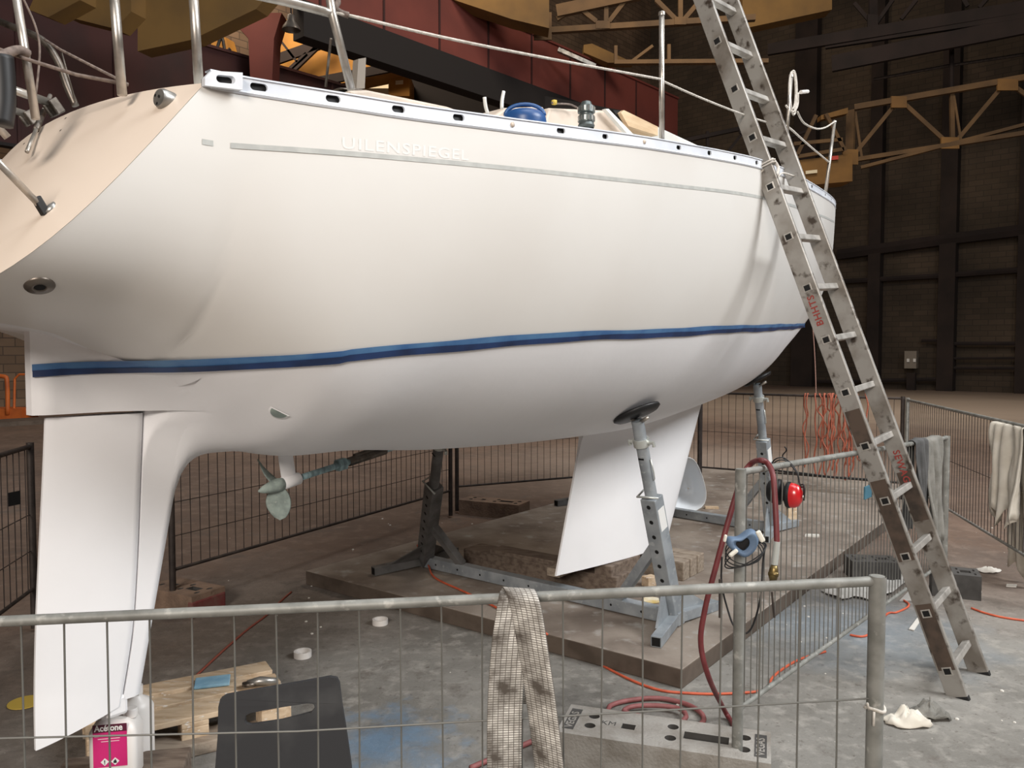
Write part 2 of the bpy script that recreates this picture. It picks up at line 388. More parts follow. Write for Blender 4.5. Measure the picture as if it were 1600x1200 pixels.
# ------------------------------------------------------------------ overhead cranes and girders
def girder(name, m, p0, length, depth, width, stiff=1.7, **k):
    p0 = Vector(p0); root = empty(name, p0, **k)
    mb = MB(); mb.beam(p0 + Vector((0, 0, depth / 2)), p0 + AX * length + Vector((0, 0, depth / 2)), .12, depth); mb.build('web', m, root)
    for z in (0, depth):
        mb = MB(); mb.beam(p0 + BX * -.0 + Vector((0, 0, z)), p0 + AX * length + Vector((0, 0, z)), width, .06); mb.build('flange', 'steel_black' if z == 0 else m, root)
    for i in range(int(length / stiff)):
        q = p0 + AX * (i + .6) * stiff
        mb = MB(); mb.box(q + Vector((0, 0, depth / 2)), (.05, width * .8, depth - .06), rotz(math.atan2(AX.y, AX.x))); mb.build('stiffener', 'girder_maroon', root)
    return root
girder('crane_girder', 'girder_red', at(430, -8, 16.5), 15.5, 1.45, .22, label='long red plate girder with upright stiffeners running high behind the white boat', cat='girder')
mb = MB(); p = at(462, 34, 17.0) - BX * .1; mb.beam(p, p + AX * 14, .4, .74)
tag(mb.build('cable_tray', 'steel_black'), 'black channel running along the underside of the red girder', 'channel')
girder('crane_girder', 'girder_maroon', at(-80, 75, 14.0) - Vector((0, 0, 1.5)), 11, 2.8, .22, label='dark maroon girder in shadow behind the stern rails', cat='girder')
mb = MB(); q0 = at(372, 140, 17.5); q1 = at(418, 140, 17.5)
mb.prism([at(352, 20, 17.5), at(440, 20, 17.5), at(428, 60, 17.5), at(424, 150, 17.5), at(392, 150, 17.5), at(388, 60, 17.5)], (0, .5, 0))
tag(mb.build('crane_pillar', 'girder_red'), 'red crane pillar widening to the top left of the hanging bell lamp', 'crane pillar')
root = empty('yellow_crane', at(500, 150, 21), label='bright amber crane girder with dark bracing seen under the red girder', cat='crane')
mb = MB(); mb.prism([at(420, 140, 21), at(420, 30, 21), at(470, 30, 21), at(645, 106, 21), at(560, 124, 21), at(470, 145, 21)], (0, .8, 0)); mb.build('side_plate', 'crane_yellow', root)
for a, b, r in (((425, 96), (520, 62), .22), ((440, 128), (500, 70), .1), ((430, 130), (480, 85), .1), ((475, 132), (640, 100), .2), ((428, 50), (465, 98), .05)):
    mb = MB(); mb.beam(at(*a, 20.6), at(*b, 20.6), .1, r * 1.1); mb.build('brace', 'steel_brown', root)
mb = MB(); mb.prism([at(570, 138, 23.5), at(570, 110, 23.5), at(605, 100, 23.5), at(640, 112, 23.5), at(635, 138, 23.5)], (0, .5, 0)); tag(mb.build('wall_panel', 'sign_pale'), 'pale lit cladding panel left of the ochre crane cabin', 'panel')
root = empty('crane_cabin', at(624, 145, 21.5), label='small ochre crane cabin with a white number plate behind the deck', cat='cabin')
mb = MB(); mb.prism([at(607, 150, 21.5), at(607, 118, 21.5), at(640, 116, 21.5), at(640, 150, 21.5)], (0, 1, 0)); mb.build('body', 'crane_yellow', root)
mb = MB(); mb.prism([at(618, 132, 21.47), at(618, 126, 21.47), at(630, 125, 21.47), at(630, 131, 21.47)], (0, .02, 0)); mb.build('number_plate', 'sign_pale', root)
mb = MB(); mb.prism([at(636, 96, 22.5), at(800, 140, 22.5), at(985, 175, 22.5), at(985, 215, 22.5), at(645, 190, 22.5)], (0, .4, 0)); tag(mb.build('crane_beam', 'steel_black'), 'black sheet added for the dark void behind the deck right of the ochre cabin', 'crane beam')  # added black sheet standing for the dark roof void over the bricks
# yellow box beams upper left
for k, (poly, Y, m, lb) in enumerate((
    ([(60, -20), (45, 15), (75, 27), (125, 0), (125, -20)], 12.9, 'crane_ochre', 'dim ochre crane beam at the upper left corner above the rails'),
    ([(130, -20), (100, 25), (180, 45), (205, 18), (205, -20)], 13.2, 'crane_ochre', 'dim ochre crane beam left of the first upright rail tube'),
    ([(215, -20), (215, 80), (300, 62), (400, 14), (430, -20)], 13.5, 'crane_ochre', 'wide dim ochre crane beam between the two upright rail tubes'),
    ([(268, 92), (300, 76), (352, 58), (362, 95), (330, 107), (300, 100)], 18.5, 'crane_yellow', 'amber crane plate with looped black cables behind the second tube'))):
    mb = MB(); mb.prism([at(x, y, Y) for x, y in poly], (.1, .3, 0)); tag(mb.build('crane_beam', m), lb, 'crane beam')
mb = MB(); mb.tube(smoothpath([at(x, y, 18.3) for x, y in ((272, 88), (290, 78), (310, 62), (318, 72), (328, 66), (318, 92), (335, 84), (346, 58), (352, 80), (360, 76))], 5), .035, 6)
tag(mb.build('crane_cable', 'cord_black'), 'black looped cable hanging on the amber crane plate', 'cable')
root = empty('bell_lamp', at(455, 48, 15), label='grey bell shaped hall lamp hanging at the upper left of the boat', cat='lamp')
mb = MB(); p = at(455, 47, 15); mb.lathe([(.17, 0), (.15, .06), (.08, .16), (.07, .26), (.03, .29), (.0, .29)], p, seg=20); mb.build('lamp_shade', 'lamp_metal', root, smooth=True)
mb = MB(); mb.tube([p + Vector((0, 0, .28)), p + Vector((0, 0, 1.5))], .015, 6); mb.build('hanger', 'steel_black', root)
# lattice trusses on the right
def lattice(name, chords, plates, braces, Y, m, extra=None, **k):
    root = empty(name, at(chords[0][0][0], chords[0][0][1], Y(chords[0][0][0])), **k)
    P = lambda q, o=0: at(q[0], q[1], Y(q[0]) + o)
    for c in chords:
        mb = MB(); mb.beam(P(c[0]), P(c[1]), .16, c[2] if len(c) > 2 else .16); mb.build('chord', m, root)
    for c in braces:
        mb = MB(); mb.beam(P(c[0], .05), P(c[1], .05), .1, c[2] if len(c) > 2 else .11); mb.build('brace', m, root)
    for x, y, wd, ht in plates:
        mb = MB(); mb.prism([P((x - wd, y - ht), -.1), P((x + wd, y - ht * .95), -.1), P((x + wd, y + ht), -.1), P((x - wd, y + ht), -.1)], (0, .06, 0)); mb.build('gusset_plate', 'gusset_ochre' if extra else m, root)
    return root
Yr = lambda x: 24 - (x - 1335) * .006
lattice('roof_truss', [((1335, 168), (1620, 118)), ((1335, 250), (1620, 205), .12), ((1345, 262), (1620, 190), .09)],
        [(1405, 159, 12, 9), (1485, 223, 14, 9), (1575, 132, 16, 9), (1329, 245, 12, 12)],
        [((1395, 168), (1338, 238)), ((1415, 164), (1474, 218)), ((1487, 145), (1488, 215)), ((1490, 150), (1502, 225), .06), ((1562, 140), (1498, 216)), ((1588, 138), (1620, 160)), ((1330, 172), (1328, 240), .25), ((1336, 175), (1346, 245), .07)],
        Yr, 'truss_brown', True, label='ochre lattice crane truss on the dark right wall right of the ladder', cat='truss')
root = empty('crane_end_box', at(1290, 285, 23.5), label='ochre crane end box with red tag plate behind the bow', cat='crane box')
mb = MB(); mb.prism([at(1235, 292, 23.5), at(1235, 252, 23.5), at(1332, 240, 23.5), at(1332, 283, 23.5)], (0, .8, 0)); mb.build('body', 'gusset_ochre', root)
mb = MB(); mb.prism([at(1283, 180, 23.5), at(1325, 168, 23.5), at(1325, 177, 23.5), at(1283, 187, 23.5)], (0, .3, 0)); mb.build('top_bar', 'gusset_ochre', root)
for a, b in (((1245, 243), (1275, 180)), ((1290, 178), (1320, 236)), ((1245, 245), (1318, 233)), ((1240, 225), (1316, 218))):
    mb = MB(); mb.beam(at(*a, 23.4), at(*b, 23.4), .08, .1); mb.build('rail', 'truss_brown', root)
mb = MB(); mb.prism([at(1299, 250, 23.4), at(1299, 244, 23.4), at(1310, 243, 23.4), at(1310, 249, 23.4)], (0, .03, 0)); mb.build('tag_plate', 'sign_red', root)
mb = MB(); mb.prism([at(1259, 272, 23.4), at(1259, 267, 23.4), at(1277, 265, 23.4), at(1277, 270, 23.4)], (0, .03, 0)); mb.build('number_plate', 'sign_pale', root)
Yu = lambda x: 21 - (x - 860) * .002
lattice('roof_truss', [((862, 48), (1180, 28), .14), ((960, 98), (1200, 96), .1), ((870, 18), (1000, -10), .3)], [(848, 40, 14, 22), (942, 38, 11, 6), (1063, 32, 9, 6)],
        [((904, 12), (932, 34)), ((947, 0), (947, 34)), ((982, -5), (952, 34)), ((1025, 0), (1055, 30)), ((1063, 0), (1063, 30)), ((1095, 0), (1068, 32)), ((870, 30), (905, 8)), ((962, 72), (962, 98), .08), ((1045, 70), (1045, 98), .08), ((985, 98), (1020, 72), .07)],
        Yu, 'truss_brown', label='brown lattice roof truss above the deck between red girder and ladder', cat='truss')
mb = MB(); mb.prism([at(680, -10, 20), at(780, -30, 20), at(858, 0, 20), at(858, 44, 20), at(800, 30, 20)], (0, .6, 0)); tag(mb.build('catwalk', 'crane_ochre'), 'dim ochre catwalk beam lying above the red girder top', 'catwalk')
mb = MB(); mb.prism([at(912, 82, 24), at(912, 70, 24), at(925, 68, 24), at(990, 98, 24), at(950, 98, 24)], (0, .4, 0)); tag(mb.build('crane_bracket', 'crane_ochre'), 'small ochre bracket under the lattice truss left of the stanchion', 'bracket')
mb = MB(); mb.beam(at(872, 78, 22), at(930, 104, 22), .15, .1); tag(mb.build('roof_strut', 'tin'), 'pale grey strut beside the dark gap past the red girder', 'strut')
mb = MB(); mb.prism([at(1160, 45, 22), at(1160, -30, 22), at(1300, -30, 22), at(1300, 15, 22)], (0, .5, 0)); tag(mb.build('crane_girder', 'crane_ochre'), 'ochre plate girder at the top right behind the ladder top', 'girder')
Yw = lambda x: 27 - (x - 1200) * .008
lattice('roof_truss', [((1200, 78), (1620, 8), .35), ((1290, 72), (1620, 22), .18), ((1300, 100), (1620, 36), .5)], [(1364, 36, 8, 14)],
        [((1335, 5), (1358, 32)), ((1395, 0), (1370, 36)), ((1364, -10), (1364, 40), .25), ((1432, 0), (1408, 30)), ((1500, -10), (1512, 10)), ((1545, -5), (1530, 12))],
        Yw, 'steel_brown', label='dark purple brown girder with lattice bracing at the top right corner', cat='truss')
mb = MB(); mb.tube([at(1365, 124, 27), at(1480, 103, 26), at(1620, 82, 25)], .05, 6); tag(mb.build('conduit', 'galv_dark'), 'thin long conduit running along the dark upper right wall', 'conduit')
mb = MB(); mb.tube([at(1487, 40, 26), at(1487, 145, 25)], .07, 6); tag(mb.build('drop_pipe', 'steel_brown'), 'thin upright pipe meeting the middle of the ochre truss', 'pipe')
lattice('roof_truss', [((1060, 222), (1180, 196), .12), ((1190, 230), (1260, 205), .08)], [(1163, 202, 8, 6)], [((1105, 205), (1106, 245), .09), ((1160, 208), (1135, 240), .09), ((1172, 205), (1200, 240), .08)],
        lambda x: 27, 'steel_brown', label='dark low lattice truss behind the foredeck left of the ladder', cat='truss')
# things along the far wall
root = empty('storage_tank', fl(1372, 603), label='white caged liquid storage tank standing against the far wall', cat='tank')
c = fl(1372, 603); rz = math.atan2(AX.y, AX.x)
mb = MB(); mb.box(c + Vector((0, 0, .62)), (1.0, 1.1, 1.0), rotz(rz)); mb.build('bottle', 'tank_white', root, bevel=.05)
mb = MB()
for i in range(5):
    z = .15 + i * .24; h = .53
    mb.tube([c + rotz(rz) @ Vector((sx * h, sy * (h + .05), z)) for sx, sy in ((-1, -1), (1, -1), (1, 1), (-1, 1))], .02, 5, closed=True)
for i in range(6):
    o = -.55 + i * .22; mb.tube([c + rotz(rz) @ Vector((-.54, o, .1)), c + rotz(rz) @ Vector((-.54, o, 1.14))], .018, 5)
mb.build('cage', 'galv_stand', root)
mb = MB(); mb.box(c + Vector((0, 0, .06)), (1.1, 1.2, .12), rotz(rz)); mb.build('base', 'galv_dark', root)
root = empty('switch_box', wp(1424, 600, .4), label='grey electrical switch box on a post against the far wall', cat='electrical box')
p = wp(1424, 562, .5); mb = MB(); mb.box(p, (.25, .42, .65), rotz(rz)); mb.build('housing', 'box_grey', root)
mb = MB(); p = wp(1424, 588, .5); mb.box((p.x, p.y, .3), (.15, .3, .7), rotz(rz)); mb.build('post', 'column_dark', root)
for dx in (-5, 5):
    p = wp(1424 + dx, 563, .66); mb = MB(); mb.box(p, (.04, .09, .12), rotz(rz)); mb.build('socket', 'label_white', root)
# orange trolley far left and kerb
root = empty('trolley', at(5, 650, 18), label='orange trolley with hooped push rail by the left wall', cat='trolley')
mb = MB(); mb.tube(smoothpath([at(-40, 645, 17), at(-38, 595, 17), at(-30, 588, 17), at(4, 588, 17), at(11, 597, 17), at(12, 648, 17)], 4), .045, 8); mb.build('push_rail', 'orange_paint', root, smooth=True)
p = at(-10, 646, 17); mb = MB(); mb.box((p.x, p.y + .3, .16), (1.2, .6, .22)); mb.build('platform', 'orange_paint', root)
mb = MB(); mb.box((fl(35, 660).x, 17.4, .2), (.9, .4, .12)); mb.tube([at(22, 645, 17.2), at(23, 592, 17.2), at(30, 585, 17.2), at(60, 585, 17.2)], .025, 6)
tag(mb.build('trolley_cart', 'orange_paint'), 'low orange steel frame just left of the rudder head in the distance', 'frame')
mb = MB(); mb.beam(fl(-60, 652) + BX * .6 + Vector((0, 0, .35)), fl(-60, 652) + BX * .6 + AX * 14 + Vector((0, 0, .35)), .4, .25); tag(mb.build('trim_20', 'steel_black'), kind='structure')
mb = MB(); mb.beam(fl(-60, 668) + Vector((0, 0, .04)), fl(-60, 668) + AX * 22 + Vector((0, 0, .04)), .8, .1); tag(mb.build('trim_21', 'slab_edge'), kind='structure')
# ------------------------------------------------------------------ the sailboat (local frame: x forward, y port, z up)
SX, SY = -1.26, 2.65
_n = math.hypot(.643, .766); HA, HB = .643 / _n, .766 / _n
BR = math.atan2(HB, HA)
boat = empty('sailboat', (SX, SY, 0), BR, label='white sailing yacht hull propped ashore with blue masking tape along its waterline', cat='sailboat')
BW = Matrix.Translation((SX, SY, 0)) @ Matrix.Rotation(BR, 4, 'Z')
def bl(px, py, b):                 # point of the vertical plane b metres to starboard of the centreline
    rx, rz = ray(px, py)
    d = (b + SX * HB - SY * HA) / (rx * HB - HA); X = rx * d; Y = d
    return Vector(((X - SX) * HA + (Y - SY) * HB, -b, H + rz * d))
bs = pchip([(-.9, .70), (-.5, .725), (-.147, .755), (.1, .82), (.3, .875), (.75, .97), (1.05, 1.015), (1.6, 1.07), (2.3, 1.085), (3.0, 1.03), (3.67, .91), (4.5, .72), (5.3, .50), (6.1, .26), (6.6, .10), (6.905, .004)])
hs = pchip([(-.9, 2.23), (-.147, 2.221), (.3, 2.23), (.75, 2.258), (1.05, 2.285), (1.6, 2.338), (2.57, 2.43), (3.13, 2.473), (3.67, 2.52), (4.51, 2.609), (5.5, 2.74), (6.905, 2.934)])
ck = pchip([(-.9, 1.67), (-.6, 1.643), (-.3, 1.60), (-.2, 1.56), (-.1, 1.505), (0, 1.435), (.15, 1.31), (.3, 1.20), (.5, 1.152), (.69, 1.148), (1.2, 1.105), (1.96, 1.074), (2.53, 1.068), (3.24, 1.112), (4.45, 1.235), (5.3, 1.46), (6.3, 1.878), (6.65, 2.15), (6.84, 2.47), (6.905, 2.92)])
ee = pchip([(-.9, 4.1), (-.4, 3.6), (0, 3.0), (.4, 2.6), (.9, 2.35), (2, 2.3), (4, 2.0), (5.5, 1.6), (6.9, 1.3)])
ht = pchip([(-.315, 1.485), (.149, 1.517), (.486, 1.547), (.959, 1.580), (1.293, 1.598), (1.765, 1.616), (2.52, 1.647), (4.07, 1.698), (6.2, 1.767), (6.9, 1.79)])
def hull_b(t, h):
    d = (hs(t) - h) / max(hs(t) - ck(t), 1e-4)
    if d >= 1: return 0
    if d <= 0: return bs(t)
    e = ee(t); return bs(t) * (1 - d ** e) ** (1 / e)
skle = pchip([(.40, .0), (.668, .051), (.9, .095), (1.0, .118), (1.074, .137), (1.12, .19), (1.15, .29), (1.2, .5), (1.4, .7)])      # leading edge of the skeg by height
skru = pchip([(.34, -.078), (.668, -.022), (1.33, .022)])     # rudder leading edge
FR, FK = .040, .28
def field(t, b, h, q=None):        # smooth union of canoe body and fin; q caches the section of this t
    e, S, C, B = q or (ee(t), hs(t), ck(t), bs(t))
    y = max(0, (S - h) / max(S - C, 1e-4)); a = (((abs(b) / B) ** e + y ** e) ** (1 / e) - 1) * min(B, S - C)
    if t > 1.1: return a
    s = t * .98 - (h - .40) * .199 + .035
    d = (math.hypot(s * FR / .035, b) if s > 0 else abs(b)) - FR
    u = min(1, max(0, (t + .32) / .34)); k = .05 + (FK - .05) * u * u * (3 - 2 * u)
    m = max(k - abs(a - d), 0) / k; return min(a, d) - m * m * k / 4
def root(f, a, b):                 # f(a) < 0 <= f(b)
    for _ in range(22):
        m = (a + b) / 2
        if f(m) < 0: a = m
        else: b = m
    return (a + b) / 2
def fin_b(t, h):                   # inside-out root: side of the fin or its fillet
    q = (ee(t), hs(t), ck(t), bs(t)); f = lambda b: field(t, b, h, q)
    if f(0) >= 0: return 0
    b = 0
    while f(b) < 0 and b < 1.2: b += .012
    return root(f, b - .012, b)
def fcap(t, h): return .041 + max(0, t - skru(h)) * 2.2
def skeg_b(t, h):
    if t < -.3115 or t > .5 or (h < 1.3489 and t < skru(h) - 1e-4): return 0
    w = fin_b(t, h)
    if h > 1.3489: w = min(w, .022 + (t + .311) * .45 + max(0, t + .25) ** 2 * 4)
    else: w = min(w, fcap(t, h))
    if h > ck(t) + .015: w = min(w, max(0, hull_b(t, h) - .02))
    return w
TF = .03
def hb(t, h):
    if -.3115 < t < TF: return skeg_b(t, h) if h < ck(t) + .004 else max(hull_b(t, h), min(skeg_b(t, h), .3) if h < ck(t) + .03 else 0)
    if TF <= t < 1.0:
        if h < ck(t): return fin_b(t, h)
        q = (ee(t), hs(t), ck(t), bs(t)); f = lambda b: field(t, b, h, q); b = q[3] + .05
        while b > 0 and f(b) > 0: b -= .02
        return root(f, max(b, 0), b + .02)
    return hull_b(t, h)
def onhull(px, py, off=0.0):       # hull point seen at a pixel
    b = .8
    for _ in range(40):
        p = bl(px, py, b); nb = hb(p.x, p.z); b = b * .5 + nb * .5
    p = bl(px, py, b); p.y = -(b + off); return p
def hn(t, h):                      # outward normal on the starboard side
    e = 2e-3; dbt = (hb(t + e, h) - hb(t - e, h)) / (2 * e); dbh = (hb(t, h + e) - hb(t, h - e)) / (2 * e)
    return Vector((-dbt, -1, -dbh)).normalized()
def ttr(h, b): return -.147 - .763 * (2.22 - h) - .085 * (1 - (b / .75) ** 2)
def sec(t, f):                     # f in 0..1 sheer -> tape, 1..2 tape -> keel
    e = ee(t); S = hs(t); C = ck(t); span = max(S - C, 1e-4)
    dt = min(max((S - ht(t)) / span, .0), .9995); tt = math.asin(dt ** (e / 2))
    th = tt * f if f <= 1 else tt + (math.pi / 2 - tt) * (f - 1)
    c = max(math.cos(th), 0); s = math.sin(th)
    return bs(t) * c ** (2 / e), S - span * s ** (2 / e)
NU, NL, NT = 14, 32, 200
def gi(i):
    x = i / NT
    return x * .6 if x < .5 else .3 + (x - .5) * 1.6 if x < .8 else .78 + (1 - (1 - (x - .8) / .2) ** 1.4) * .22
def lowsec(t):
    e = ee(t); S = hs(t); C = ck(t); B = bs(t); span = max(S - C, 1e-4)
    dt = min(max((S - ht(t)) / span, .0), .9995); tt = math.asin(dt ** (e / 2)); P = []
    if TF <= t <= 1.0:              # trace the blended contour from the tape down to the centreline
        q = (e, S, C, B); f = lambda b, h: field(t, b, h, q); h = ht(t); b = hb(t, h); P = [(b, h)]; st = .008; dx, dy = 0, -1
        for _ in range(700):
            g = 1e-4; gx = (f(b + g, h) - f(b - g, h)) / (2 * g) if b > g else 0; gy = (f(b, h + g) - f(b, h - g)) / (2 * g); n = math.hypot(gx, gy) or 1; gx /= n; gy /= n
            tx, ty = gy, -gx
            if tx * dx + ty * dy < 0: tx, ty = -tx, -ty
            nb, nh = b + tx * st, h + ty * st
            for _k in range(3):
                v = f(max(nb, 0), nh); gx2 = (f(nb + g, nh) - f(max(nb - g, 0), nh)) / (2 * g); gy2 = (f(nb, nh + g) - f(nb, nh - g)) / (2 * g); m2 = gx2 * gx2 + gy2 * gy2 or 1
                nb -= v * gx2 / m2; nh -= v * gy2 / m2
            dx, dy = nb - b, nh - h; b, h = nb, nh
            if b <= .002: break
            P.append((b, h))
        if t < .125: ins = .014 * (1 - (t - TF) / (.125 - TF)) + .0008; P = [(max(0, b - ins * min(1, max(0, (C + .05 - h) / .05))), h) for b, h in P]; P = [(min(b, fcap(t, h) - ins) if h < 1.349 else b, h) for b, h in P]
        P.append((0, P[-1][1]))
    else:
        for i in range(70):
            th = tt + (math.pi / 2 - tt) * i / 69; P.append((B * max(math.cos(th), 0) ** (2 / e), S - span * math.sin(th) ** (2 / e)))
    P[-1] = (0, P[-1][1])
    L = [0]
    for a, b in zip(P, P[1:]): L.append(L[-1] + math.hypot(b[0] - a[0], b[1] - a[1]))
    out = []; k = 0
    for i in range(NL + 1):
        s = L[-1] * i / NL
        while k < len(L) - 2 and L[k + 1] < s: k += 1
        u = (s - L[k]) / max(L[k + 1] - L[k], 1e-9); u = min(1, max(0, u)); out.append((P[k][0] + (P[k + 1][0] - P[k][0]) * u, P[k][1] + (P[k + 1][1] - P[k][1]) * u))
    return out
def startt(f):
    t = -.3
    for _ in range(60):
        b, h = sec(t, f); t = .5 * t + .5 * ttr(h, b)
    return t
TL0 = startt(1.0); tcols = [TL0 + (6.905 - TL0) * gi(i) for i in range(NT + 1)]
low = [lowsec(t) for t in tcols]; starts = [startt(j / NU) for j in range(NU + 1)]
edge = []; hull = MB()
for side in (1, -1):
    rows = []
    for j in range(NU + 1):
        r = []
        for i in range(NT + 1):
            t = starts[j] + (6.905 - starts[j]) * gi(i)
            b, h = sec(t, j / NU) if j < NU else low[i][0]
            r.append(Vector((t, -b * side, h)))
        rows.append(r)
    lrows = [rows[-1]] + [[Vector((tcols[i], -low[i][j][0] * side, low[i][j][1])) for i in range(NT + 1)] for j in range(1, NL + 1)]
    if side == 1: edge = [r[0] for r in rows] + [r[0] for r in lrows[1:]]
    hull.grid(rows, 0); i0 = max(i for i in range(NT + 1) if tcols[i] < TF); nf = len(hull.f); hull.grid(lrows, 1); keep = []
    for k_ in range(nf, len(hull.f)):
        j_, i_ = divmod(k_ - nf, NT); keep.append(not (i_ == i0 and lrows[j_ + 1][i0 + 1].z < ck(TF) + .004))
    hull.f[nf:] = [f for f, k_ in zip(hull.f[nf:], keep) if k_]; hull.mi = hull.mi[:len(hull.f)]
o = hull.build('hull', ['gelcoat', 'primer'], boat, local=True)
bm = bmesh.new(); bm.from_mesh(o.data); bmesh.ops.remove_doubles(bm, verts=bm.verts, dist=.0008); bmesh.ops.recalc_face_normals(bm, faces=bm.faces); bm.to_mesh(o.data); bm.free(); o.data.shade_smooth()
# transom
tr = MB(); rows = []
for j, p in enumerate(edge):
    b = -p.y; r = []
    for i in range(25):
        s = 1 - 2 * i / 24; y = s * b; hh = p.z + .045 * (1 - s * s) * max(0, 1 - (2.22 - p.z) / .25)
        r.append(Vector((ttr(hh, y) - .001, -y, hh)))
    rows.append(r)
tr.grid(rows); o = tr.build('transom', 'transom_warm_lit', boat, local=True, smooth=True); o['label'] = 'reverse transom panel in off white with warm light in its colour'
# deck with cockpit recess
dk = MB(); rows = []
for i in range(60):
    t = -.21 + (6.88 + .21) * i / 59; r = []
    for k in range(13):
        s = -1 + 2 * k / 12; z_ = hs(t) - .012 + .04 * (1 - s * s); y_ = s * (bs(max(t, -.14)) - .006); r.append(Vector((max(t, ttr(z_, y_) + .004), y_, z_)))
    rows.append(r)
dk.grid(rows); dk.build('deck', 'deck_white', boat, local=True, smooth=True)
# skeg (fixed fin ahead of the rudder with its block under the counter)
def skgrid(hlist, t0f):
    mb = MB(); LL_ = []; RR_ = []
    for side in (1, -1):
        rows = []
        for h in hlist:
            a = t0f(h); b = min(skle(h), .125); r = []
            for i in range(33):
                x = 1 - (1 - i / 32) ** 1.6; t = a + (b - a) * x
                r.append(Vector((t, -side * (max(0, skeg_b(t, h)) if (i < 32 or h > 1.02) else 0), h)))
            rows.append(r)
        mb.grid(rows)
        (LL_ if side == 1 else RR_).extend([r[0] for r in rows])
    mb.grid([LL_, RR_])
    return mb
h1 = [.40 + (1.3488 - .40) * i / 40 for i in range(41)]
h2 = [1.3492 + (1.66 - 1.3492) * i / 22 for i in range(23)]
mb = skgrid(h1, skru); mb2 = skgrid(h2, lambda h: -.311)
mb.add(mb2.v, mb2.f)
def capat(h, a, b):
    n = 20; ts = [a + (b - a) * i / n for i in range(n + 1)]
    return [Vector((t, -skeg_b(t, h), h)) for t in ts], [Vector((t, skeg_b(t, h), h)) for t in ts]
l, r = capat(1.3492, -.311, skru(1.349) + .01); mb.grid([l, r])
l, r = capat(.40, skru(.40), skle(.4) - .001); mb.grid([l, r])
o = mb.build('skeg', 'primer', boat, local=True, smooth=True, auto=50)
# rudder
mb = MB(); outl_te = pchip([(.318, -.319), (.35, -.319), (1.34, -.267)])
for side in (1, -1):
    rows = []
    for i in range(26):
        h = .345 + (1.338 - .345) * i / 25; a = outl_te(h); b = skru(h) - .0045; r = []
        for k in range(25):
            x = k / 24; t = a + (b - a) * x; wd = .006 + .038 * math.sin(min(1, x * 1.15) * math.pi / 2) ** .8
            if x > .97: wd *= math.sqrt(max(0, 1 - ((x - .97) / .03) ** 2)) * .2 + .8
            r.append(Vector((t, -side * wd, h + (0 if i else -.027 * (1 - x) + .04 * x))))
        rows.append(r)
    mb.grid(rows); 
    if side == 1: R1 = rows
    else: R2 = rows
mb.grid([R1[0], R2[0]]); mb.grid([R1[-1], R2[-1]]); mb.grid([[r[0] for r in R1], [r[0] for r in R2]]); mb.grid([[r[-1] for r in R1], [r[-1] for r in R2]])
mb.build('rudder', 'primer', boat, local=True, smooth=True, auto=40)
mb = MB(); mb.box((-.085, 0, .385), (.07, .08, .07)); mb.build('rudder_heel', 'primer', boat, local=True, bevel=.012)
# keel
mb = MB()
kt = pchip([(.26, 2.335), (1.05, 2.584), (1.2, 2.63)]); kl = pchip([(.26, 3.575), (1.08, 4.018), (1.2, 4.08)])
K = {}
for side in (1, -1):
    rows = []
    for i in range(21):
        h = .275 + (1.2 - .275) * i / 20; r = []
        for k in range(33):
            x = k / 32; hh = h - (0.03 * x if i == 0 else .03 * x * (1 - i / 20)); a = kt(hh); b = kl(hh); t = a + (b - a) * x
            yt = 5 * .135 * (.2969 * math.sqrt(1 - x) - .126 * (1 - x) - .3516 * (1 - x) ** 2 + .2843 * (1 - x) ** 3 - .1015 * (1 - x) ** 4) * 1.2
            yt = max(yt, .006 if k < 32 else .0) + .05 * math.exp(-(max(0, ck(t) - hh)) / .05) * math.sin(math.pi * min(.999, x * .9 + .1))
            r.append(Vector((t, -side * yt, hh)))
        rows.append(r)
    mb.grid(rows); K[side] = rows
mb.grid([K[1][0], K[-1][0]]); mb.grid([[r[0] for r in K[1]], [r[0] for r in K[-1]]])
mb.build('keel', 'primer', boat, local=True, smooth=True, auto=50)
# masking tape in two overlapping strips
def strip(name, m, lo, hi, t0, t1, n=120, off=.0015, rowsn=3, both=True):
    mb = MB()
    for side in ((1, -1) if both else (1,)):
        rows = []
        for j in range(rowsn):
            r = []
            for i in range(n + 1):
                t = t0 + (t1 - t0) * i / n; a = lo(t); b = hi(t); h = a + (b - a) * j / (rowsn - 1)
                if t < .3:
                    b0 = hb(t, h); n_v = Vector((-(hb(t + .01, h) - hb(t - .01, h)) / .02, -1, -(hb(t, h + .004) - hb(t, h - .004)) / .008)); n_v.z = max(-3, min(3, n_v.z)); n_v.x = max(-1, min(1, n_v.x)) if t > -.29 else 0; n_v.normalize()
                    q_ = Vector((t, -b0, h)) + n_v * off * 1.3; r.append(Vector((q_.x, q_.y * side, q_.z)))
                else: r.append(Vector((t, -side * (hb(t, h) + off), h)))
            rows.append(r)
        mb.grid(rows)
    return mb.build(name, m, boat, local=True, smooth=True)
wob = lambda t, s=0: .0014 * math.sin(t * 5.1 + s) + .001 * math.sin(t * 13.7 + s)
strip('masking_tape', 'tape_light', lambda t: ht(t) - .003 + wob(t), lambda t: ht(t) + .018 + wob(t, 2), -.309, 6.12, off=.0042, n=260, rowsn=5)
strip('masking_tape', 'tape_dark', lambda t: ht(t) - .020 + wob(t, 1) * 1.5, lambda t: ht(t) + .000 + wob(t), -.309, 6.12, off=.0058, n=260, rowsn=5)
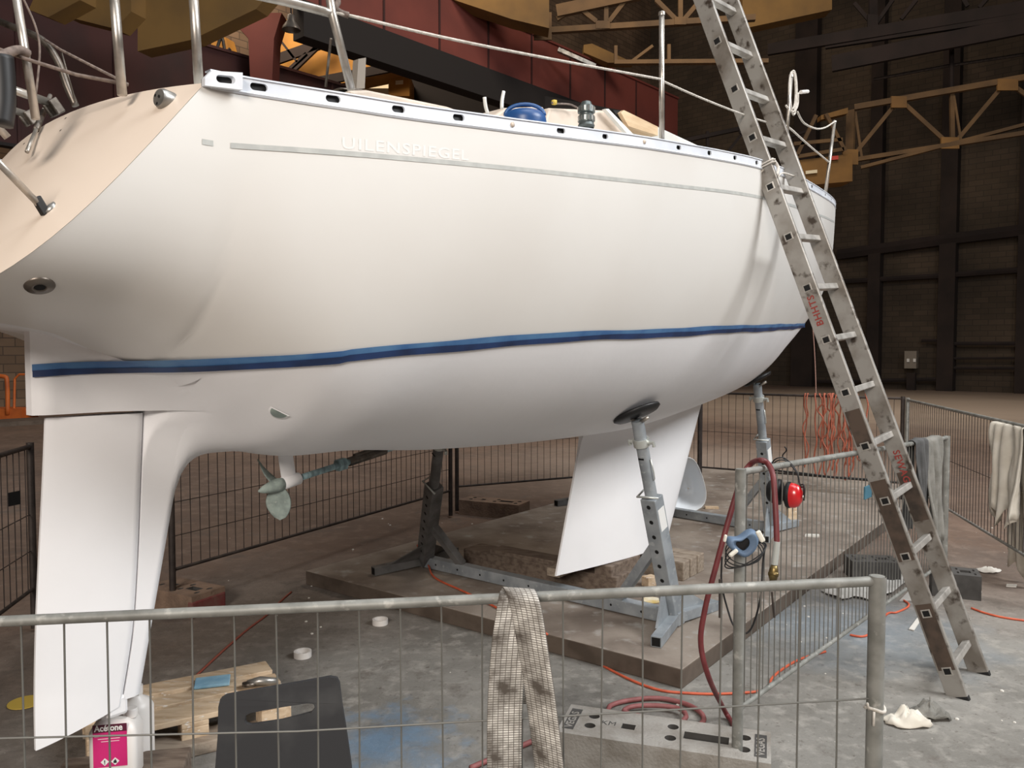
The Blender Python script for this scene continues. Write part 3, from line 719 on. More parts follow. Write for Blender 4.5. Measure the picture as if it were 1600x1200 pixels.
# cove stripe
SP = [onhull(x, y) for x, y in ((360, 227), (480, 235), (640, 248), (800, 263), (1000, 284), (1140, 300))]
stf = pchip([(p.x, p.z) for p in SP] + [(3.6, SP[-1].z + (hs(3.6) - hs(SP[-1].x))), (5.2, hs(5.2) - (hs(SP[-1].x) - SP[-1].z)), (6.7, hs(6.7) - (hs(SP[-1].x) - SP[-1].z))])
strip('cove_stripe', 'stripe_grey', lambda t: stf(t) - .0075, lambda t: stf(t) + .0065, SP[0].x, 6.6, off=.0012)
q = onhull(323, 222); strip('cove_stripe', 'stripe_grey', lambda t: q.z - .008, lambda t: q.z + .006, q.x - .012, q.x + .016, n=4, off=.0012)
# ghost of the removed name
TA = onhull(533, 222); TB = onhull(731, 242)
def namemap(x, y):
    u = x / NAMEW; t = TA.x + (TB.x - TA.x) * u; h = TA.z + (TB.z - TA.z) * u - .017 + y; return Vector((t, -(hb(t, h) + .0005), h))
NAMEW = .52
cu = bpy.data.curves.new('t', 'FONT'); cu.body = 'UILENSPIEGEL'; cu.size = .045; cu.offset = .0006; cu.space_character = 1.12
to = bpy.data.objects.new('t', cu); col.objects.link(to); bpy.context.view_layer.update(); NAMEW = to.dimensions.x; bpy.data.objects.remove(to)
text_mesh('UILENSPIEGEL', .045, namemap, 'name_lettering', 'ghost_white', boat, True, bold=.0006, spacing=1.12)
# toe rail with real slots
def t_at_x(px):
    a, b = -.14, 4.4
    for _ in range(50):
        m = (a + b) / 2; x, _y = proj(BW @ Vector((m, -bs(m), hs(m) + .02)))
        if x < px: a = m
        else: b = m
    return (a + b) / 2
RH = .036
slots = [(404, .022, .010), (520, .021, .010), (622, .021, .010), (716, .021, .010), (876, .021, .009), (945, .016, .009), (1060, .018, .009), (1108, .018, .010), (1148, .018, .010), (1182, .018, .010)]
holes = [(t_at_x(x), a, b) for x, a, b in slots] + [(3.75, .03, .009), (4.5, .03, .009), (5.2, .03, .009)]
cuts = [-.135] + [h[0] for h in holes] + [6.86]
for side in (1, -1):
    mb = MB(); bounds = [-.135]
    for i in range(len(holes) - 1): bounds.append((holes[i][0] + holes[i + 1][0]) / 2)
    bounds.append(6.86)
    for i, (tc, ha_, hb_) in enumerate(holes):
        a, b = bounds[i], bounds[i + 1]
        L0 = max(a, tc - .06); L1 = min(b, tc + .06)
        outer = [(L0, 0), (tc, 0), (L1, 0), (L1, RH), (tc, RH), (L0, RH)]
        inner = []
        for k in range(16):
            th = 2 * math.pi * k / 16; cx = (ha_ - hb_) * (1 if math.cos(th) > 0 else -1); inner.append((tc + cx + hb_ * math.cos(th), RH * .52 + hb_ * math.sin(th)))
        polys = [[Vector((x, y, 0)) for x, y in outer], [Vector((x, y, 0)) for x, y in inner]]
        allp = outer + inner
        for th_ in (0.0, .006):
            P3 = [Vector((x, -side * (bs(x) + .002 - th_), hs(x) + y - .004)) for x, y in allp]
            mb.add(P3, [tuple(f) for f in tessellate_polygon(polys)])
        ring = [[Vector((x, -side * (bs(x) + .002 - th_), hs(x) + y - .004)) for x, y in inner] for th_ in (0, .006)]; mb.grid(ring, closeu=True)
        for u0, u1 in ((a, L0), (L1, b)):
            if u1 - u0 < 1e-4: continue
            nn = max(2, int((u1 - u0) / .08))
            for th_ in (0, .006):
                mb.grid([[Vector((u0 + (u1 - u0) * k / nn, -side * (bs(u0 + (u1 - u0) * k / nn) + .002 - th_), hs(u0 + (u1 - u0) * k / nn) + y - .004)) for k in range(nn + 1)] for y in (0, RH)])
    n2 = 140; ts = [-.135 + (6.86 + .135) * k / n2 for k in range(n2 + 1)]
    mb.grid([[Vector((t, -side * (bs(t) + .006 - x), hs(t) + RH - .004 + z)) for t in ts] for x, z in ((0, 0), (0, .004), (.026, .004), (.026, 0), (0, 0))])
    mb.grid([[Vector((t, -side * (bs(t) + x), hs(t) + z)) for t in ts] for x, z in ((.002, -.002), (.006, -.006), (.002, -.012))])
    mb.build('toe_rail', 'anodised', boat, local=True)
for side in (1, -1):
    mb = MB(); mb.grid([[Vector((t, -side * (bs(t) - .009), hs(t) + z)) for t in [-.13 + 6.98 * k / 120 for k in range(121)]] for z in (-.012, .029)]); mb.build('slot_shade_strip', 'black_rubber', boat, local=True)  # added black strip that puts shade behind the toe rail slots
for px, s in ((800, .014), (1006, .014)):
    t = t_at_x(px); mb = MB(); mb.lathe([(.0, .004), (s * .6, .004), (s * .62, 0)], (t, -(bs(t) + .001), hs(t) + .015), (0, -1, 0), 16); mb.build('slot_plug', 'cream', boat, local=True, smooth=True)
# stern chock plate with a big slot
mb = MB(); A = bl(319, 134, .765); B = bl(378, 141, .80); C = bl(378, 114, .80); D = bl(330, 111, .77); D2 = bl(319, 122, .766)
ox = [A, B, C, D, D2]
cx = (A + B + C + D) / 4; du = (B - A).normalized(); inner = []
for k in range(16):
    th = 2 * math.pi * k / 16; inner.append(cx + du * (.013 * (1 if math.cos(th) > 0 else -1) + .010 * math.cos(th)) + Vector((0, 0, .010 * math.sin(th) + .001)))
polys = [ox, inner]
for offy in (-.004, .012):
    mb.add([p + Vector((0, offy, 0)) for p in ox + inner], [tuple(f) for f in tessellate_polygon([[Vector((p.x, p.z, 0)) for p in ox], [Vector((p.x, p.z, 0)) for p in inner]])])
mb.grid([[p + Vector((0, y, 0)) for p in ox] for y in (-.004, .012)], closeu=True); mb.grid([[p + Vector((0, y, 0)) for p in inner] for y in (-.004, .012)], closeu=True)
mb.build('stern_chock', 'anodised', boat, local=True)
mb = MB(); mb.add([p + Vector((0, .014, 0)) for p in ox], [tuple(range(5))]); mb.build('chock_slot_shade', 'black_rubber', boat, local=True)  # flat black face added so the chock slot looks shaded
# through hull outlet near the transom
p = onhull(62, 447); n_ = hn(p.x, p.z)
mb = MB(); mb.lathe([(.0, -.02), (.0125, -.02), (.0125, .004), (.016, .006), (.019, .004), (.032, .003), (.034, .0), (.034, -.01)], p, n_, 28, 0); mb.build('drain_outlet', 'dull_steel', boat, local=True, smooth=True)
mb = MB(); mb.lathe([(.0, .0045), (.0122, .0045), (.0123, .002)], p, n_, 20); mb.build('outlet_bore', 'dark_hole', boat, local=True)
# plug on the transom
def ontr(px, py):
    b = .5
    for _ in range(40):
        pp = bl(px, py, b); e = pp.x - ttr(pp.z, b)
        b2 = b + .02; p2 = bl(px, py, b2); e2 = p2.x - ttr(p2.z, b2)
        b -= e * .02 / (e2 - e) * .7 if abs(e2 - e) > 1e-7 else 0
        b = max(-1.2, min(1.2, b))
    return bl(px, py, b)
TN = Vector((-1, 0, -.763 * -1)).normalized(); TN = Vector((-1, 0, .763)).normalized()
p = ontr(262, 158); mb = MB(); mb.lathe([(.026, -.01), (.026, .018), (.022, .026), (.0, .028)], p, (-1, -.15, .1), 24); pl = mb.build('transom_plug', 'tin', boat, local=True, smooth=True, auto=40)
for dy, dz in ((.009, .01), (-.010, .004), (.0, -.012)):
    mb = MB(); mb.lathe([(.004, 0), (.0, .0005)], p + Vector((-.0285, dy, dz)), (-1, -.15, .1), 10); mb.build('bolt_hole', 'dark_hole', pl, local=True)
# scoop intake on the underside: flat grey plate stands for the shaded recess
p = onhull(432, 646); n_ = hn(p.x, p.z); fx = Vector((1, 0, 0)); fx = (fx - n_ * fx.dot(n_)).normalized(); fy = n_.cross(fx)
if fy.z < 0: fy = -fy
ring = [(-.032, .02), (.036, .022)] + [(.036 - .0 - .068 * (1 - math.cos(a)) / 2, .02 - .042 * math.sin(a)) for a in [math.pi * k / 12 for k in range(1, 12)]]
mb = MB(); up = [p + fx * x + fy * y + n_ * .0015 for x, y in ring]; 
mb.grid([up, [p + fx * (x * .8) + fy * (y * .8 + .002) + n_ * .0035 for x, y in ring]], closeu=True); mb.build('intake_rim', 'primer', boat, local=True)
mb = MB(); mb.add([p + fx * (x * .8) + fy * (y * .8 + .002) + n_ * .0034 for x, y in ring], [tuple(range(len(ring)))]); mb.build('intake_shade_plate', 'bronze_patina', boat, local=True)
# propeller, shaft and strut
hub = bl(437, 757, 0); fwd = bl(612, 700, 0); sd = (fwd - hub).normalized()
mb = MB(); mb.tube([hub + sd * .06, fwd + sd * .1], .0125, 14); mb.build('propeller_shaft', 'shaft_patina', boat, local=True, smooth=True)
cp = hub + sd * (fwd - hub).length * .5
mb = MB(); mb.tube([cp - sd * .012, cp + sd * .03], .026, 6); mb.build('shaft_clamp', 'shaft_patina', boat, local=True)
mb = MB(); mb.tube([cp + sd * .05, cp + sd * .25], .019, 14); mb.tube([cp + sd * .08 + Vector((0, 0, .018)), cp + sd * .2 + Vector((0, 0, .018))], .01, 8); mb.build('shaft_coupling', 'dull_steel', boat, local=True, smooth=True)
sb = hub + sd * .045
mb = MB(); mb.tube([sb - sd * .035, sb - sd * .028, sb + sd * .045, sb + sd * .05], 0, 16, rr=[.018, .026, .024, .016])
top = bl(441, 690, 0); 
rows = []
for k in range(5):
    u = k / 4; c_ = sb + (Vector((top.x - .0, 0, 1.22)) - sb) * u
    rows.append([c_ + Vector((math.cos(a) * .034, math.sin(a) * .011, 0)) for a in [2 * math.pi * i / 14 for i in range(14)]])
mb.grid(rows, closeu=True); mb.build('shaft_strut', 'primer', boat, local=True, smooth=True)
prop = MB(); prop.tube([hub + sd * .02, hub - sd * .01, hub - sd * .035, hub - sd * .075, hub - sd * .095], 0, 16, rr=[.022, .027, .024, .014, .003])
pr = prop.build('propeller', 'bronze_patina', boat, local=True, smooth=True)
e1 = Vector((0, 1, 0)); e2 = sd.cross(e1).normalized()
def blade(ang):
    rad = e1 * math.cos(ang) + e2 * math.sin(ang); tan = sd.cross(rad).normalized(); mb = MB(); rows = []
    for i in range(13):
        u = i / 12; r = .018 + .125 * u; wd = .048 * math.sin(math.pi * min(1, u * .86 + .12)) ** .55 * (1 if u < .99 else .15); pitch = R(62 - 34 * u)
        cd = tan * -math.cos(pitch) + sd * math.sin(pitch); nn = rad.cross(cd)
        rows.append([hub - sd * .012 + rad * r + cd * wd * math.cos(a) + nn * (.0055 - .003 * u) * math.sin(a) for a in [2 * math.pi * k / 16 for k in range(16)]])
    mb.grid(rows, closeu=True); mb.add(rows[-1], [tuple(range(16))])
    b_ = mb.build('blade', 'bronze_patina', pr, local=True, smooth=True)
for a in (R(-84), R(40)): blade(a)
# pushpit tubes and stern gear
def ptube(name, pts, r, m='chrome', parent=None, seg=10, smooth=True):
    mb = MB(); mb.tube(pts, r, seg); return mb.build(name, m, parent or boat, local=True, smooth=smooth)
zt = 3.0
def upto(px0, py0, px1, py1, b0, b1): return bl(px0, py0, b0), bl(px1, py1, b1)
ptube('pushpit_tube', [bl(174, -60, .5), bl(191, 149, .5)], .0125)
ptube('pushpit_tube', [bl(299, -60, .66), bl(311, 136, .66)], .0125)
ptube('pushpit_tube', smoothpath([bl(380, -12, .7), bl(445, 2, .74), bl(519, 21, .80)], 4), .0125)
ptube('pushpit_tube', [bl(511, -30, .8), bl(519, 21, .8), bl(549, 140, .82)], .0125)
ptube('pushpit_tube', [bl(20, -40, .25), bl(56, 186, .28)], .011)
ptube('pushpit_tube', [bl(-20, 180, .2), bl(12, 215, .2)], .010)
ptube('pushpit_tube', smoothpath([bl(-40, 18, -.3), bl(20, 42, -.15), bl(65, 62, -.05), (bl(90, 95, 0)), bl(105, 135, .03), bl(118, 165, .05)], 5), .011, 'dull_steel')
ptube('pushpit_brace', [bl(517, 60, .8), bl(509, 135, .65)], .004, 'dull_steel')
ptube('stay_wire', smoothpath([bl(35, -5, .1), bl(55, 40, .1), bl(62, 80, .1), bl(56, 150, .1)], 6), .003, 'rope_grey')
ptube('stay_wire', [bl(-20, 70, .2), bl(40, 92, .3), bl(120, 117, .4), bl(200, 132, .5)], .005, 'rope_grey')
ptube('stay_wire', [bl(70, 62, .0), bl(95, 78, .1), bl(185, 124, .4)], .004, 'rope_grey')
ptube('stay_wire', [bl(96, 82, .1), bl(118, 160, .1)], .003, 'dull_steel')
# boarding ladder tubes and hinges on the transom
p1 = ontr(90, 172); p2 = ontr(50, 188)
for k, (p, x0, y0) in enumerate(((p1, 15, 148), (p2, 15, 178))):
    q_ = bl(x0 - 25, y0 - 4, -p.y + .02); q_ = p + (q_ - p) * 1.0
    ptube('boarding_ladder_tube', [p + TN * .03, q_ + TN * .06], .013)
    mb = MB(); mb.box(p + TN * .012, (.03, .05, .05), Matrix.Rotation(-R(37), 3, 'Y')); mb.box(p + TN * .02 + Vector((0, 0, -.012)), (.045, .012, .045), Matrix.Rotation(-R(37), 3, 'Y')); h_ = mb.build('ladder_hinge', 'dull_steel', boat, local=True, bevel=.004)
a = ontr(90, 160) + TN * .03; b = ontr(52, 245) + TN * .02
ptube('latch_bar', [a, a + (b - a) * .33], .007); ptube('latch_bar', [a + (b - a) * .33, a + (b - a) * .66], .0095, 'dull_steel'); ptube('latch_bar', [a + (b - a) * .66, b], .006)
for x, y in ((103, 185), (95, 204), (45, 207), (38, 225)):
    p = ontr(x, y); mb = MB(); mb.lathe([(.0045, 0), (.0, .001)], p + TN * .0012, TN, 10); mb.build('screw_hole', 'dark_hole', boat, local=True)
p = ontr(74, 330); ptube('boarding_ladder_leg', [p + TN * .025, bl(-15, 238, -p.y + .06) + TN * .02], .0085)
mb = MB(); mb.lathe([(.02, -.004), (.02, .004), (.0, .008)], ontr(77, 326), TN, 20); mb.build('ladder_foot_socket', 'tin', boat, local=True, smooth=True)
mb = MB(); mb.box(p + TN * .018, (.02, .02, .045), Matrix.Rotation(R(-30), 3, 'Y')); mb.build('ladder_foot', 'black_rubber', boat, local=True, bevel=.003)
# black padded roll at far left
mb = MB(); mb.tube(smoothpath([bl(2, 88, .35), bl(5, 120, .35), bl(6, 160, .35), bl(2, 195, .35)], 4), .028, 12, rr=None); mb.build('lifebuoy_cover', 'black_rubber', boat, local=True, smooth=True)
mb = MB(); mb.tube(smoothpath([bl(-8, 92, .32), bl(14, 82, .30), bl(30, 78, .29), bl(44, 84, .28)], 4), .012, 10); mb.build('knot', 'rope_grey', boat, local=True, smooth=True)
# side stanchion, lifeline, bow stanchions
def stn(px0, py0, px1, py1, b, r=.0125):
    lo = bl(px0, py0, b); hi = bl(px1, py1, b); ptube('stanchion', [lo - (hi - lo) * .1, hi], r); mb = MB(); mb.lathe([(r + .002, -.012), (r + .003, .0), (r + .001, .004), (0, .005)], hi, (hi - lo), 14); mb.build('stanchion_cap', 'chrome', boat, local=True, smooth=True)
stn(1034, 222, 1034, 20, 1.02, .011)
stn(1229, 215, 1236, 118, .90, .011)
stn(1290, 300, 1304, 190, .55, .013)
LN = [bl(524, 20, .80), bl(545, 24, .81), bl(700, 60, .9), bl(850, 90, .98), bl(1034, 124, 1.02)]
ptube('lifeline', smoothpath(LN, 8), .0045, 'rope_white'); ptube('lifeline', smoothpath([bl(1034, 126, 1.02), bl(1100, 155, 1.03), bl(1170, 182, .98), bl(1228, 200, .90)], 8), .0045, 'rope_white')
mb = MB(); mb.tube(smoothpath([bl(512, -12, .79), bl(528, 0, .80), bl(524, 12, .80), bl(533, 20, .80), bl(545, 24, .81)], 4), .009, 8); mb.build('lashing', 'rope_grey', boat, local=True, smooth=True)
ptube('bow_rope', smoothpath([bl(1246, 175, .88), bl(1256, 192, .82), bl(1275, 201, .72), bl(1290, 199, .62), bl(1304, 190, .55)], 6), .006, 'rope_white')
ptube('bow_rope', smoothpath([bl(1226, 196, .9), bl(1236, 202, .86), bl(1265, 228, .7), bl(1296, 254, .55)], 6), .006, 'rope_white')
mb = MB()
for k in range(3):
    cc = bl(1238 + k, 141 + k * 2, .9); mb.tube([cc + Vector((math.cos(a) * .050, 0, math.sin(a) * (.105 + .01 * k))) for a in [2 * math.pi * i / 22 for i in range(22)]], .0055, 7, closed=True)
mb.tube(smoothpath([bl(1228, 165, .9), bl(1238, 175, .9), bl(1246, 165, .9), bl(1247, 145, .9)], 4), .006, 7)
mb.build('rope_coil', 'rope_white', boat, local=True, smooth=True)
mb = MB(); mb.tube([bl(1251, 144, .88), bl(1262, 143, .87)], .011, 8); mb.build('toggle', 'plastic_white', boat, local=True)
# coachroof, windscreen and deck gear
mb = MB(); ol = [bl(846, 215, .52), bl(858, 168, .52), bl(948, 172, .52), bl(1000, 222, .52)]; mb.prism(ol, (0, 1.04, 0)); mb.build('cabin', 'cream', boat, local=True, bevel=.012)
mb = MB(); ol = [bl(750, 196, .56), bl(790, 168, .56), bl(850, 166, .56), bl(860, 212, .56)]; mb.prism(ol, (0, .2, 0)); mb.build('cockpit_coaming', 'cream', boat, local=True, bevel=.01)
mb = MB(); mb.prism([bl(946, 170, .56), bl(951, 170, .56), bl(990, 210, .56), bl(983, 212, .56)], (0, .02, 0)); mb.build('cabin_trim', 'deck_white', boat, local=True)
mb = MB(); mb.prism([bl(970, 176, .50), bl(975, 172, .50), bl(1028, 198, .50), bl(1028, 212, .50), bl(982, 197, .50)], (0, .5, 0)); mb.build('hatch_board', 'plywood', boat, local=True)
mb = MB(); mb.prism([bl(958, 172, .48), bl(975, 173, .48), bl(984, 198, .48), bl(975, 196, .48)], (0, .4, 0)); mb.build('hatch_opening', 'dark_hole', boat, local=True)
mb = MB(); mb.prism([bl(985, 200, .44), bl(1030, 198, .44), bl(1090, 226, .44), bl(1100, 240, .44), bl(990, 222, .44)], (0, .88, 0)); mb.build('foredeck_house', 'deck_white', boat, local=True, bevel=.01)
mb = MB(); mb.prism([bl(545, 141, .72), bl(575, 140, .72), bl(700, 166, .72), bl(745, 182, .72), bl(560, 160, .72)], (0, .3, 0)); mb.build('cockpit_seat', 'cream', boat, local=True, bevel=.008)
mb = MB(); mb.prism([bl(530, 137, .7), bl(560, 138, .7), bl(610, 152, .7), bl(595, 152, .7)], (0, .3, 0)); mb.build('locker_lid', 'dull_steel', boat, local=True)
mb = MB(); mb.prism([bl(557, 138, .4), bl(560, 92, .4), bl(572, 90, .4), bl(570, 138, .4)], (0, .03, 0)); mb.build('tiller_post', 'box_grey', boat, local=True)
for x0, y0, x1, y1 in ((762, 178, 757, 152), (784, 170, 787, 143)):
    ptube('cleat_arm', smoothpath([bl(x0, y0, .6), bl((x0 + x1) / 2 - 1, (y0 + y1) / 2, .6), bl(x1, y1, .6)], 3), .007, 'deck_white')
wp_ = bl(916, 200, .86); s_ = .0022
mb = MB(); prof = [(.030, 0), (.033, .008), (.028, .02), (.031, .022), (.032, .045), (.026, .05), (.026, .054), (.034, .058), (.032, .082), (.024, .086), (.018, .1), (.012, .1), (.0, .1)]
mb.lathe(prof, wp_, seg=30); wn = mb.build('winch', 'winch_grey', boat, local=True, smooth=True, auto=35)
for z in (.034, .07):
    for k in range(14):
        a = 2 * math.pi * k / 14; mb = MB(); mb.box(wp_ + Vector((math.cos(a) * .0325, math.sin(a) * .0325, z)), (.004, .005, .018), rotz(a)); mb.build('rib', 'tin', wn, local=True)
mb = MB(); mb.tube(smoothpath([bl(862, 160, .55), bl(868, 162, .55), bl(890, 163, .55), bl(905, 170, .56)], 4), .004, 6); mb.build('sheet_rope', 'rope_grey', boat, local=True)
mb = MB(); mb.lathe([(0, -.012), (.012, -.008), (.012, .008), (0, .012)], bl(866, 160, .55), seg=12); mb.build('bollard', 'yellow_disc', boat, local=True, smooth=True)
# blue bucket lid resting on the side deck: a thing of its own
bp_ = BW @ bl(820, 186, .84)
root = empty('bucket', bp_, label='blue plastic bucket with raised handle on the side deck left of the winch', cat='bucket')
mb = MB(); mb.lathe([(.072, -.05), (.078, -.01), (.074, .008), (.06, .022), (.0, .03)], bp_, seg=30); mb.build('body', 'blue_plastic', root, smooth=True)
mb = MB(); ar = [bp_ + Vector((math.cos(a) * .07, .0, .012 + math.sin(a) * .04)) for a in [math.pi * k / 14 for k in range(15)]]; mb.tube(ar, .007, 8); mb.build('handle', 'blue_plastic', root, smooth=True)
# ------------------------------------------------------------------ slab, timbers, cradles
C0 = fl(1066, 1077); U = Vector((.605, .796, 0)).normalized(); V = Vector((-U.y, U.x, 0)); AU = math.atan2(U.y, U.x)
SL = .092
mb = MB()
def slabquad(o, lu, lv, h0, h1): return [o, o + U * lu, o + U * lu + V * lv, o + V * lv]
mb.prism([p + Vector((0, 0, .0)) for p in slabquad(C0, 6.0, 2.68, 0, 0)], (0, 0, SL))
mb.mi = [1, 0, 1, 1, 1, 1]
tag(mb.build('concrete_slab', ['slab', 'slab_edge'], bevel=.006), 'wide low concrete slab on the hall floor that carries the boat props', 'slab')
def timber(o, d, L, wd, ht, m, label, cat='timber', group=None, name='timber_beam', bev=.006):
    mb = MB(); o = Vector(o); d = Vector(d).normalized(); mb.beam(o + Vector((0, 0, ht / 2)), o + d * L + Vector((0, 0, ht / 2)), wd, ht)
    return tag(mb.build(name, m, bevel=bev), label, cat, group)
kb = BW @ Vector((2.335, 0, 0)); kf = BW @ Vector((3.57, 0, 0))
D1 = Vector((.80, -.60, 0)).normalized()
def onslab(px, py, h=SL): return fl(px, py, h)
a = onslab(738, 876); a.z = SL; b = onslab(975, 924); b.z = SL
dd = (b - a); 
timber(a, dd, dd.length, .19, .105, 'timber', 'long heavy brown timber lying across the slab under the trailing keel corner')
a = fl(775, 862, SL + .105); a.z = SL + .105; b = fl(900, 885, SL + .105); b.z = SL + .105
timber(a, b - a, (b - a).length * 1.0, .14, .03, 'timber', 'thin brown plank lying on the long heavy timber beside the keel', 'plank', name='plank', bev=.003)
a = fl(870, 905, SL + .105); a.z = SL + .105
timber(a + Vector((-.02, .05, 0)), U, .42, .09, .05, 'timber_pale', 'pale wooden wedge board under the trailing corner of the keel', 'board', name='board', bev=.003)
# flat timber pads under the leading half of the keel
kp = BW @ Vector((3.35, 0, SL))
for i, (off, ln, lb) in enumerate(((0, .62, 'nearest of the three weathered sleepers under the front of the keel'), (.11, .62, 'middle one of the three weathered sleepers under the front of the keel'), (.22, .62, 'farthest of the three weathered sleepers under the front of the keel'))):
    o_ = kp + U * (off - .05) - V * .30
    timber(o_, V, ln, .095, .12, 'timber_pale', lb, 'sleeper', name='sleeper')
o_ = kb + U * .35 + Vector((0, 0, SL + 0)) - V * .1
timber(kb + U * .42 - V * .06 + Vector((0, 0, SL)), U, .36, .12, .165, 'timber', 'short dark block under the middle of the keel', 'block', name='keel_block')
# cradles
def sq_tube(root, a, b, s, m, name, holes=0, side=None, parent=None):
    mb = MB(); a = Vector(a); b = Vector(b); d = (b - a).normalized()
    sd_ = Vector(side) if side else Vector((0, 0, 1)); mb.beam(a, b, s, s, sd_); mb_o = mb.build(name, m, parent or root, bevel=.004)
    return mb_o
HS = Vector((HB, -HA, 0))          # starboard
HF = Vector((HA, HB, 0))           # forward
def cradle(label, rbase, lbase, rpad, lpad, m, ml, rsock=.42, lsock=.42, hl=.46, padr=.122):
    root = empty('boat_cradle', (rbase + lbase) / 2, label=label, cat='boat stand')
    z0 = SL + .04; rb = Vector((rbase.x, rbase.y, z0)); lb = Vector((lbase.x, lbase.y, z0)); dr = (rb - lb).normalized()
    sq_tube(root, lb - dr * .05, rb + dr * .05, .07, m, 'cross_beam')
    for i in range(9):
        q = lb + (rb - lb) * (i + .7) / 9.6 - HF * .0355; mb = MB(); mb.lathe([(.007, 0), (.0, .0006)], q, -HF, 10); mb.build('pin_hole', 'dark_hole', root)
    for base, pad, sgn, mm, sk, is_r in ((rb, rpad, 1, m, rsock, True), (lb, lpad, -1, ml, lsock, False)):
        ax = (pad - base).normalized(); L = (pad - base).length
        # upright square tube
        top = base + ax * (L * .60)
        mb = MB(); mb.beam(base, top, .085, .085, HF); up = mb.build('upright', mm, root, bevel=.004)
        sidev = ax.cross(HF).normalized(); fw = sidev.cross(ax).normalized()
        if fw.dot(HF) < 0: fw = -fw
        for i in range(8):
            q = base + ax * (.16 + i * .085) - fw * .0432
            if .16 + i * .085 > L * .58: break
            mb = MB(); mb.lathe([(.0115, 0), (.0, .0007)], q, -fw, 12); mb.build('adjusting_hole', 'dark_hole', up)
        if is_r:
            mb = MB(); q = base + ax * (L * .50) + sidev * (.0432 if sidev.dot(HS) > 0 else -.0432); f = Matrix((fw, ax, fw.cross(ax))).transposed(); mb.box(q, (.06, .12, .0015), f); mb.build('sticker', 'label_white', up)
        # inner round tube and collar
        tp = pad - ax * .055
        mb = MB(); mb.tube([base + ax * (L * .5), tp], .031, 20); it = mb.build('inner_tube', mm if not is_r else 'galv_stand', root, smooth=True, auto=40)
        q = base + ax * (L * .60 + .02); mb = MB(); mb.tube([q - sidev * .065 - fw * .04, q + sidev * .05 - fw * .05, q + sidev * .055 + fw * .04], .006, 8); mb.build('locking_pin', 'zinc', root, smooth=True)
        q = pad - ax * .17; mb = MB(); mb.lathe([(.032, -.02), (.041, -.02), (.041, .02), (.032, .02)], q, ax, 24)
        for s_ in (-1, 1): mb.tube([q + sidev * .035 * s_, q + sidev * .068 * s_, q + sidev * .068 * s_ - ax * .02], .010, 8)
        mb.build('collar', 'zinc', root, smooth=True, auto=40)
        mb = MB(); q = pad - ax * .25 - fw * .031; mb.box(q, (.03, .003, .008), Matrix((sidev, fw, ax)).transposed()); mb.build('slot', 'dark_hole', it)
        if is_r: mb = MB(); mb.tube([pad - ax * .26 - sidev * .035, pad - ax * .33 - sidev * .04, pad - ax * .37 - sidev * .038, pad - ax * .375 - sidev * .03], .0035, 6); mb.build('hook', 'zinc', it, smooth=True)
        # pad against the hull
        loc = BW.inverted() @ pad; nn = hn(loc.x, loc.z) if is_r else None
        nrm = (-(BW.to_3x3() @ PADN[label][0 if is_r else 1].normalized())); nrm = (nrm + Vector((0, 0, .35))).normalized()
        mb = MB(); mb.lathe([(0, -.012), (.05, -.014), (padr * .86, -.012), (padr, .0), (padr * .98, .012), (padr * .6, .016), (0, .016)], pad - nrm * .018, nrm, 28); mb.build('pad', 'black_rubber', root, smooth=True)
        mb = MB()
        for s_ in (-1, 1): mb.tube([pad - ax * .06 + sidev * .02 * s_, pad - nrm * .035 + sidev * .055 * s_], .010, 8)
        mb.build('pad_bracket', 'chrome' if is_r else 'galv_dark', root, smooth=True)
        # diagonal brace and feet
        q = base + ax * hl; e = base - dr * sgn * .33 * 1.0 + Vector((0, 0, .03)); mb = MB(); mb.beam(q, e, .05, .05, HF); mb.build('brace', mm, root, bevel=.003)
        for s_ in (-1, 1):
            f0 = base + HF * s_ * .03 + dr * sgn * .02; f1 = base + HF * s_ * .36 + dr * sgn * (.10 if s_ < 0 else .06) - Vector((0, 0, .012))
            mb = MB(); mb.beam(f0 + Vector((0, 0, .0)), f1, .055, .055); ft = mb.build('foot', mm, root, bevel=.003)
            mb = MB(); dv = (f1 - f0).normalized(); mb.box(f1 + dv * .0006, (.001, .043, .043), frame(dv)); mb.build('open_end', 'dark_hole', ft)
            mb = MB(); g0 = base + ax * .20 + HF * s_ * .04; mb.prism([g0 + dr * .006, base + HF * s_ * .27 + dr * .006 + dr * sgn * .05 + Vector((0, 0, .02)), base + HF * s_ * .05 + dr * .006 + Vector((0, 0, .02))], dr * -.012); mb.build('gusset', mm, root)
    return root
def hullpt(px, py): return BW @ onhull(px, py)
rp = hullpt(993, 641); rpl = BW.inverted() @ rp
lpl = Vector((1.863, .42, 0)); 
def hz(t, b):                       # height of hull underside at half breadth b
    S = hs(t); C = ck(t); e = ee(t); return S - (S - C) * (1 - (b / bs(t)) ** e) ** (1 / e)
lpl.z = hz(lpl.x, .42)
rbase = fl(1052, 975, SL); lbase = fl(664, 885, SL)
fp = BW @ Vector((4.50, -.24, hz(4.50, .24))); flp = BW @ Vector((4.50, .24, hz(4.5, .24)))
frb = fl(1206, 832, SL); flb = frb - HS * 1.85 + HF * .1
def padn(t, b):
    e = 5e-3; return Vector(((hz(t + e, b) - hz(t - e, b)) / (2 * e), (hz(t, b + e) - hz(t, b - e)) / (2 * e), -1))
_n1 = padn(rpl.x, -rpl.y); _n2 = padn(lpl.x, .42); _n3 = padn(4.5, .24)
la = 'galvanised boat prop frame with tall near post and black pad under the hull'; lb_ = 'galvanised boat prop frame farther back under the bow behind the ear defenders'
PADN = {la: [Vector((_n1.x, -_n1.y, -1)), Vector((_n2.x, _n2.y, -1))], lb_: [Vector((_n3.x, -_n3.y, -1)), Vector((_n3.x, _n3.y, -1))]}
lpad_w = BW @ lpl
cradle(la, rbase, lbase, rp, lpad_w, 'galv_stand', 'galv_shade')
